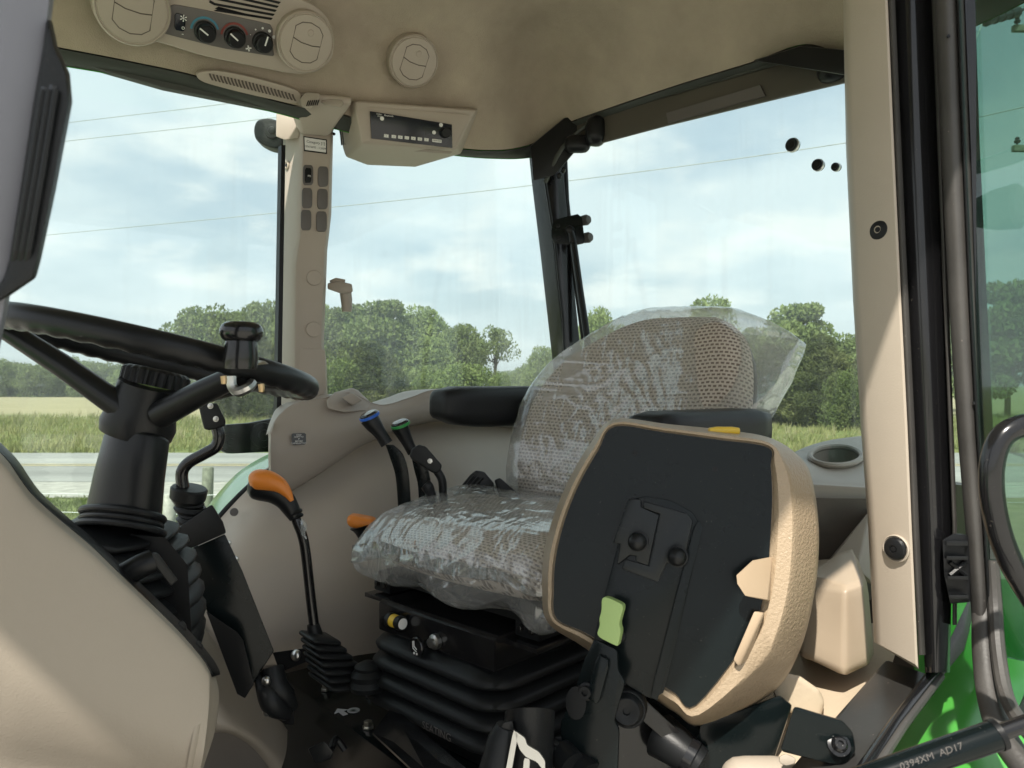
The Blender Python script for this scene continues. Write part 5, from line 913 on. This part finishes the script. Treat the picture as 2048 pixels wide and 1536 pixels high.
pt('tilt_dial', loft([capring(-0.008, 0.039, 0.0), capring(-0.008, 0.0405, 0.0012), capring(0.010, 0.0405, 0.0012), capring(0.013, 0.038, 0.0004), capring(0.0145, 0.035, 0), capring(0.0135, 0.03, 0), capring(0.0135, 0.001, 0)]), 'black', sw, label='knurled black dial on the wheel hub')
pt('dial_ring', lathe(cc_ - SN*0.013, SN, [(0, 0.035), (0.006, 0.037)], 36), 'palegreen', sw)
kb = P(482, 716, 0.82); spn_ = pt('spinner_knob', lathe(kb, V((0.02, 0, 1)), [(-0.012, 0.017), (0.0, 0.0185), (0.018, 0.0165), (0.0185, 0.0172), (0.021, 0.0205), (0.026, 0.0228), (0.031, 0.0228), (0.036, 0.0205), (0.039, 0.016), (0.0405, 0.001)], 36), 'gloss', label='glossy black spinner knob clamped to the wheel')
pt('clamp_plate', hull([P(x, y, d) for x, y, d in ((455, 712, 0.84), (530, 722, 0.84), (538, 728, 0.84), (500, 732, 0.81), (455, 716, 0.87), (530, 722, 0.87))]), 'steel', spn_, bev=0.001)
pt('clamp_loop', tube([P(462, 752, 0.86), P(464, 772, 0.86), P(476, 783, 0.86), P(496, 776, 0.86), P(504, 766, 0.87)], 0.006, 8, 4), 'steel', spn_)
for x, y in ((447, 752), (522, 768)): pt('clamp_bolt', tube([P(x, y, 0.82), P(x+1, y+7, 0.82), P(x+1, y+16, 0.82)], [0.0035, 0.0035, 0.003], 8), 'brass', spn_)
colm = pt('steering_column', loft([[P(cx_ + w*math.cos(t), y + w*0.16*math.sin(t) + (w*math.cos(t))*0.12, 0.955 + w/F*0.95*math.sin(t)) for t in [2*math.pi*k/36 for k in range(36)]] for y, cx_, w in ((872, 274, 60), (876, 274, 64), (880, 273, 66), (950, 259, 71), (1040, 245, 77))]), 'grip', label='tapered black steering column', ang=50)
for y, w, h in ((1030, 82, 7), (1044, 80, 6), (1058, 86, 7)):
    cx_ = 245-(y-1030)*0.15; c = [P(cx_ + w*math.cos(t), y + w*0.14*math.sin(t) + w*math.cos(t)*0.12, 0.955 + w/F*0.95*math.sin(t)) for t in [2*math.pi*k/36 for k in range(36)]]; pt('boot_ring', tube(c + [c[0]], h*0.95/F, 10), 'soft', colm)
boot = None
for k, (x0, y0, x1, y1, tk) in enumerate(((120, 1052, 352, 1078, 15), (150, 1085, 372, 1102, 13), (190, 1112, 388, 1135, 14), (225, 1135, 397, 1170, 15), (250, 1162, 402, 1212, 15), (275, 1190, 402, 1258, 16), (295, 1225, 396, 1302, 14), (318, 1262, 386, 1330, 11))):
    a, b = P(x0, y0, 0.95), P(x1-16, y1, 0.98); c = (a+b)/2; u = (b-a).normalized(); hl = (b-a).length/2; w = V((0, 1, 0)); n = u.cross(w).normalized(); t = tk*0.95/F
    g = rbox(hl, 0.085, t, t*0.95, 8).map(lambda p: c + u*(p.x - 0.02*(p.y/0.085)**2) + w*p.y + n*p.z*(0.55+0.45*(1-min(1, abs(p.x)/hl)**2)))
    o = pt('column_boot' if k == 0 else 'boot_fold', g, 'soft', tr if k == 0 else boot, label='black pleated rubber boot under the steering column' if k == 0 else None, ang=80)
    if k == 0: boot = o
pt('boot_core', hull([P(x, y, d) for x, y in ((150, 1060), (330, 1075), (375, 1130), (385, 1300), (330, 1290)) for d in (0.94, 1.0)]), 'black', boot)
# tan dash side with its black edge trim
edge = [(-60, 850), (0, 905), (25, 935), (60, 985), (120, 1040), (180, 1090), (240, 1148), (300, 1205), (360, 1265), (405, 1318), (420, 1345)]
rows = []
e1 = catmull([V((x, y, 0)) for x, y in edge], 2)
def dashrow(f, r, sh): return [PR(e.x*(1-0.0*f) + sh*f, e.y + (1640-e.y)*f, r) for e in e1]
dash = pt('dash_side', grid([dashrow(0.0, 0.83, 0), dashrow(0.02, 0.812, -2), dashrow(0.06, 0.805, -4), dashrow(0.3, 0.80, -14), dashrow(0.55, 0.80, -24), dashrow(0.72, 0.815, -34), dashrow(0.85, 0.835, -44), dashrow(1.0, 0.84, -54)], (3, 2), ER*0.012), 'beige', label='smooth tan side of the steering console', ang=70)
tl = [PR(e.x - 54*f, e.y + (1640-e.y)*f, 0.80+ro) for e, f, ro in ((e1[-1], 0, 0.03), (e1[-1], 0.06, 0.006), (e1[-1], 0.3, 0.0), (e1[-1], 0.55, 0.0), (e1[-1], 0.85, 0.035), (e1[-1], 1.0, 0.04))]
tr2 = [PR(x, y, r) for x, y, r in ((416, 1332, 0.90), (431, 1372, 0.90), (432, 1410, 0.90), (424, 1460, 0.90), (400, 1530, 0.90), (360, 1640, 0.90))]
tm = [(a*0.45 + b*0.55) - ER*0.004 for a, b in zip(tl, tr2)]
pt('dash_rear', grid([tl, tm, tr2, [p + ER*0.1 - EB*0.02 for p in tr2]], (4, 4), -EB*0.006), 'beige', dash, ang=70)
pt('dash_core', hull([T(r, b, z) for r in (0.875, 1.28) for b, z in ((-0.15, 0.98), (0.18, 0.98), (0.15, 1.50), (-0.15, 1.76))]), 'beige', dash, bev=0.02)
te = [PR(e.x+4, e.y+2, 0.835) for e in e1]; te2 = [PR(e.x+14, e.y-1, 0.86) for e in e1]; te3 = [PR(e.x+20, e.y-2, 0.92) for e in e1]
pt('dash_trim', grid([te, te2, te3], (2, 2), -EZ*0.004), 'black', dash, ang=60)
pt('trim_mark', slab(PL(PR(240, 1155, 0.845), -ER), [(228, 1144), (238, 1144), (250, 1160), (240, 1160)], 0.002, 0.004), 'white', dash)
hk2 = pt('dash_lever', tube([PR(250, 1150, 0.87), PR(285, 1130, 0.86), PR(305, 1122, 0.86)], [0.013, 0.0125, 0.0125], 16), 'grip', label='short black cranked lever on the dash edge')
pt('lever_tab', hull([PR(x, y, r) for x, y in ((304, 1104), (316, 1106), (356, 1160), (342, 1172), (334, 1160), (300, 1118)) for r in (0.855, 0.875)]), 'grip', hk2, bev=0.002)
for (x, y) in ((330, 1240), (352, 1248), (385, 1288)): pt('trim_clip', hull([PR(x+a, y+b, r) for a, b in ((0, 0), (14, -8), (22, 4), (16, 30), (4, 20)) for r in (0.86, 0.89)]), 'black', dash, bev=0.002)

# ================================================================== levers
def pxr(p, d): return p*d/F
def stick(name, pts, d, m='grip', parent=tr, n=16, sm=4, label=None):
    return pt(name, tube([P(x, y, dd if dd else d) for x, y, r, dd in [(*q, None) if len(q) == 3 else q for q in pts]], [pxr(q[2], d) for q in pts], n, sm), m, parent, label=label, ang=70)
# shuttle lever with the big orange-topped handle
sh = stick('gear_lever', [(630, 1265, 10), (622, 1200, 10), (612, 1110, 10), (605, 1072, 10), (596, 1048, 10), (588, 1030, 9)], 1.40, 'gloss', label='tall black gear lever with an orange topped handle')
stick('lever_handle', [(592, 1036, 13), (582, 1018, 17), (570, 1000, 20), (552, 984, 25), (530, 974, 29), (512, 972, 27), (501, 970, 18)], 1.40, 'grip', sh, 20, 5)
stick('handle_cap', [(584, 1002, 4), (574, 985, 10), (558, 970, 16), (536, 962, 21), (514, 960, 21), (502, 962, 13)], 1.385, 'orange', sh, 20, 5, label='orange upper half of the lever handle')
for x, y, r in ((590, 1026, 16), (594, 1034, 14)): pt('ribbed_collar', lathe(P(x, y, 1.40), P(600, 1058, 1.4)-P(580, 1010, 1.4), [(-0.004, pxr(r-2, 1.4)), (0, pxr(r, 1.4)), (0.003, pxr(r-2, 1.4))], 18), 'grip', sh)
pt('wrapper_shred', tube([P(604, 1040, 1.385), P(608, 1052, 1.38), P(606, 1066, 1.385), P(613, 1078, 1.385)], [0.003, 0.006, 0.004, 0.001], 7, 3), 'film', sh, uvf=lambda w: (w.x, w.z))
pt('lever_collar', tube([P(626, 1248, 1.40), P(630, 1268, 1.40), P(632, 1282, 1.40)], [0.011, 0.014, 0.016], 16), 'soft', sh)
gbt = None
for k in range(7):
    y = 1276 + k*14; w = 37 + k*3.6; cx_ = 640 + k*7.5
    c = P(cx_, y, 1.40); hw = pxr(w, 1.4); o = pt('lever_boot' if k == 0 else 'boot_fold', rbox(hw, hw*0.85, 0.0085, 0.008, 10).map(lambda p: c + ER*(-p.x) + EB*p.y + EZ*(p.z*(1.0-0.45*max(abs(p.x)/hw, abs(p.y)/(hw*0.85))**2) - 0.01*p.y/hw)), 'soft', tr if k == 0 else gbt, label='black pleated boot at the foot of the gear lever' if k == 0 else None, ang=70)
    if k == 0: gbt = o
pt('small_boot', lathe(P(735, 1345, 1.36), EZ, [(-0.03, 0.03), (-0.02, 0.034), (-0.012, 0.028), (-0.002, 0.031), (0.006, 0.022), (0.012, 0.024), (0.02, 0.01)], 20), 'soft', gbt)
c = P(592, 1310, 1.42); dome(c, V((-0.5, -0.8, 0.3)), 0.011, 0.008, M['steel'], gbt, 'dome_nut'); 
pt('hinge_plate', hull([P(x, y, d) for x, y in ((545, 1305), (640, 1292), (642, 1312), (560, 1345)) for d in (1.42, 1.44)]), 'black', gbt, bev=0.002)
# second orange knob, half hidden behind the seat
ok_ = stick('short_lever', [(738, 1110, 13), (734, 1080, 15), (729, 1060, 20), (726, 1050, 27)], 1.55, 'grip', label='short lever with an orange knob beside the cushion')
pt('knob_cap', rbox(pxr(29, 1.55), 0.022, pxr(13, 1.55), pxr(12, 1.55), 8).map(lambda p: P(725, 1044, 1.55) + V((p.x, p.y, p.z - 0.18*p.x))), 'orange', ok_, ang=80)
# blue and green banded levers
for (band, pts, sh_pts, dd) in (('blue', [(738, 836, 19), (748, 850, 17), (760, 866, 13), (774, 888, 13)], [(778, 890), (792, 912), (803, 950), (808, 1012)], 1.62), ('greenband', [(800, 853, 18), (807, 868, 15), (816, 886, 12), (826, 906, 11)], [(828, 906), (840, 935), (848, 970), (850, 1030)], 1.66)):
    o = stick('remote_lever', pts, dd, 'grip', label='slim black hydraulic lever with a %s band round its knob' % ('blue' if band == 'blue' else 'green'))
    ax = (P(pts[0][0], pts[0][1], dd)-P(pts[1][0], pts[1][1], dd)).normalized()*0.35 + EZ*0.65 + V((-0.15, -0.25, 0)); rr = pxr(pts[0][2], dd); c = P(pts[0][0]+1, pts[0][1]-4, dd)
    pt('knob_band', lathe(c, ax, [(-0.004, rr*1.02), (-0.003, rr*1.1), (0.002, rr*1.1), (0.003, rr*1.0)], 26), band, o); pt('knob_cap', lathe(c, ax, [(0.002, rr*1.02), (0.005, rr), (0.008, rr*0.8), (0.009, 0.0005)], 26), 'gloss', o)
    l = [P(x-12, y+4, dd) for x, y in sh_pts]; r_ = [P(x+13, y-2, dd) for x, y in sh_pts]; l[0] = P(sh_pts[0][0]-7, sh_pts[0][1], dd); r_[0] = P(sh_pts[0][0]+7, sh_pts[0][1], dd)
    pt('lever_blade', loft([[a, b, b+V((0, 0.012, 0)), a+V((0, 0.012, 0))] for a, b in zip(catmull(l, 4), catmull(r_, 4))]), 'satin', o, bev=0.001)
hl_ = pt('hand_throttle', hull([P(x, y, d) for x, y in ((819, 912), (823, 898), (838, 889), (852, 893), (884, 930), (882, 940), (872, 948), (862, 944), (840, 926), (824, 920)) for d in (1.50, 1.53)]), 'soft', bev=0.008, seg=3, label='angled black hand throttle grip')
bolt(P(860, 922, 1.497), V((0, -1, 0)), 0.004, 0.003, 'steel', hl_); pt('throttle_rod', tube([P(874, 942, 1.515), P(884, 960, 1.515), P(886, 990, 1.515), P(886, 1020, 1.515)], 0.0085, 12, 4), 'grip', hl_)
stick('small_lever', [(850, 968, 11), (856, 975, 12), (862, 990, 10), (870, 1015, 10)], 1.50, 'grip', label='stubby round ended lever beside the throttle')
ctl = pt('control_grip', hull([P(x, y, d) for x, y in ((905, 992), (940, 950), (952, 940), (970, 944), (988, 965), (992, 1000), (930, 1010)) for d in (1.62, 1.68)]), 'grip', bev=0.006, label='ribbed black control grip beside the backrest')
for k in range(3): pt('grip_rib', tube([P(918+k*9, 990-k*2, 1.617), P(948+k*9, 952+k*2, 1.617)], 0.003, 6), 'black', ctl)
pt('belt_anchor', hull([P(x, y, d) for x, y in ((988, 960), (1000, 955), (1035, 985), (1040, 1000), (1000, 1000)) for d in (1.6, 1.64)]), 'black', bev=0.005)
# range lever with cranked rod and box
rl = pt('range_lever', hull([P(x, y, d) for x, y in ((396, 808), (434, 806), (452, 842), (450, 852), (418, 861), (408, 858)) for d in (1.235, 1.27)]), 'soft', bev=0.007, seg=3, label='black range lever grip on a cranked rod')
for x, y in ((421, 812), (432, 838)): bolt(P(x, y, 1.232), V((0, -1, 0)), 0.0035, 0.003, 'steel', rl, hexa=False)
stick('cranked_rod', [(432, 850, 12), (438, 872, 12), (432, 893, 12), (408, 908, 12), (378, 925, 12), (364, 945, 12), (366, 975, 12)], 1.25, 'gloss', rl, 14, 6)
pt('rod_cap', lathe(P(376, 992, 1.255), V((0.22, -0.1, 1)), [(-0.012, 0.022), (-0.004, 0.0285), (0.012, 0.0295), (0.015, 0.027), (0.016, 0.001)], 28), 'soft', rl)
for k, (y, r) in enumerate(((1006, 0.025), (1018, 0.027), (1030, 0.023), (1040, 0.028), (1050, 0.026))): pt('neck_fold', lathe(P(378+k*3, y, 1.26), V((0.22, -0.1, 1)), [(-0.006, r*0.85), (0, r), (0.006, r*0.85)], 26), 'soft', rl)
pt('range_box_top', hull([P(x, y, d) for x, y in ((352, 1058), (384, 1036), (424, 1008), (446, 1044), (453, 1066), (366, 1104), (358, 1098)) for d in (1.225, 1.34)]), 'soft', rl, bev=0.006)
pt('range_box', prism([P(x, y, 1.235 + 0.0002*(x-366)) for x, y in ((364, 1106), (450, 1068), (485, 1142), (548, 1302), (520, 1345), (492, 1394), (478, 1386), (415, 1225))], [P(x, y, 1.33) for x, y in ((364, 1106), (450, 1068), (485, 1142), (548, 1302), (520, 1345), (492, 1394), (478, 1386), (415, 1225))]), 'satin', rl, bev=0.003, label='tall black lever box')
pt('box_pocket', hull([P(x, y, d) for x, y in ((412, 1222), (422, 1244), (440, 1256), (474, 1264), (486, 1280), (508, 1368), (490, 1397), (474, 1388)) for d in (1.222, 1.24)]), 'black', rl, bev=0.002)
for x, y, rr in ((457, 1086, 0.005), (472, 1118, 0.005)): pt('box_screw', lathe(P(x, y, 1.262), V((0.5, -0.8, 0)), [(0, rr), (0.004, rr*0.8), (0.005, 0.0005)], 12), 'steel', rl)
cab = pt('cable_plate', hull([P(x, y, d) for x, y in ((535, 1345), (560, 1345), (590, 1380), (588, 1450), (570, 1450), (532, 1420)) for d in (1.30, 1.32)]), 'gloss', bev=0.003)
pt('cable_sleeve', tube([P(545, 1335, 1.28), P(552, 1370, 1.27), P(570, 1390, 1.27), P(588, 1415, 1.28)], [0.018, 0.02, 0.016, 0.008], 14, 4), 'soft', cab); pt('cable_sleeve', tube([P(520, 1350, 1.28), P(535, 1385, 1.26), P(550, 1410, 1.26), P(578, 1430, 1.27)], [0.010, 0.018, 0.02, 0.010], 14, 4), 'soft', cab)
for x, y in ((532, 1362), (534, 1423)): dome(P(x, y, 1.25), V((-0.3, -0.95, 0)), 0.008, 0.006, M['steel'], cab, 'dome_nut')

# ------------------------------------------------------------------ summer haze over the fields
hm, ht, ho = newmat('summer_haze'); pv = N(ht, 'ShaderNodeVolumePrincipled'); pv.inputs['Color'].default_value = (0.95, 0.97, 0.97, 1); pv.inputs['Density'].default_value = 0.0014; pv.inputs['Anisotropy'].default_value = 0.3
L(ht, pv.outputs[0], ho.inputs['Volume'])
hz_o = obj('haze', box(V((0, 1300, 9.5)), 1900, 1800, 10.6), hm, None, kind='stuff', smooth=False)
tag(hz_o, 'thin pale summer haze lying over the fields and trees', 'haze')
for o in list(bpy.data.objects):
    if 'wc' in o: del o['wc']
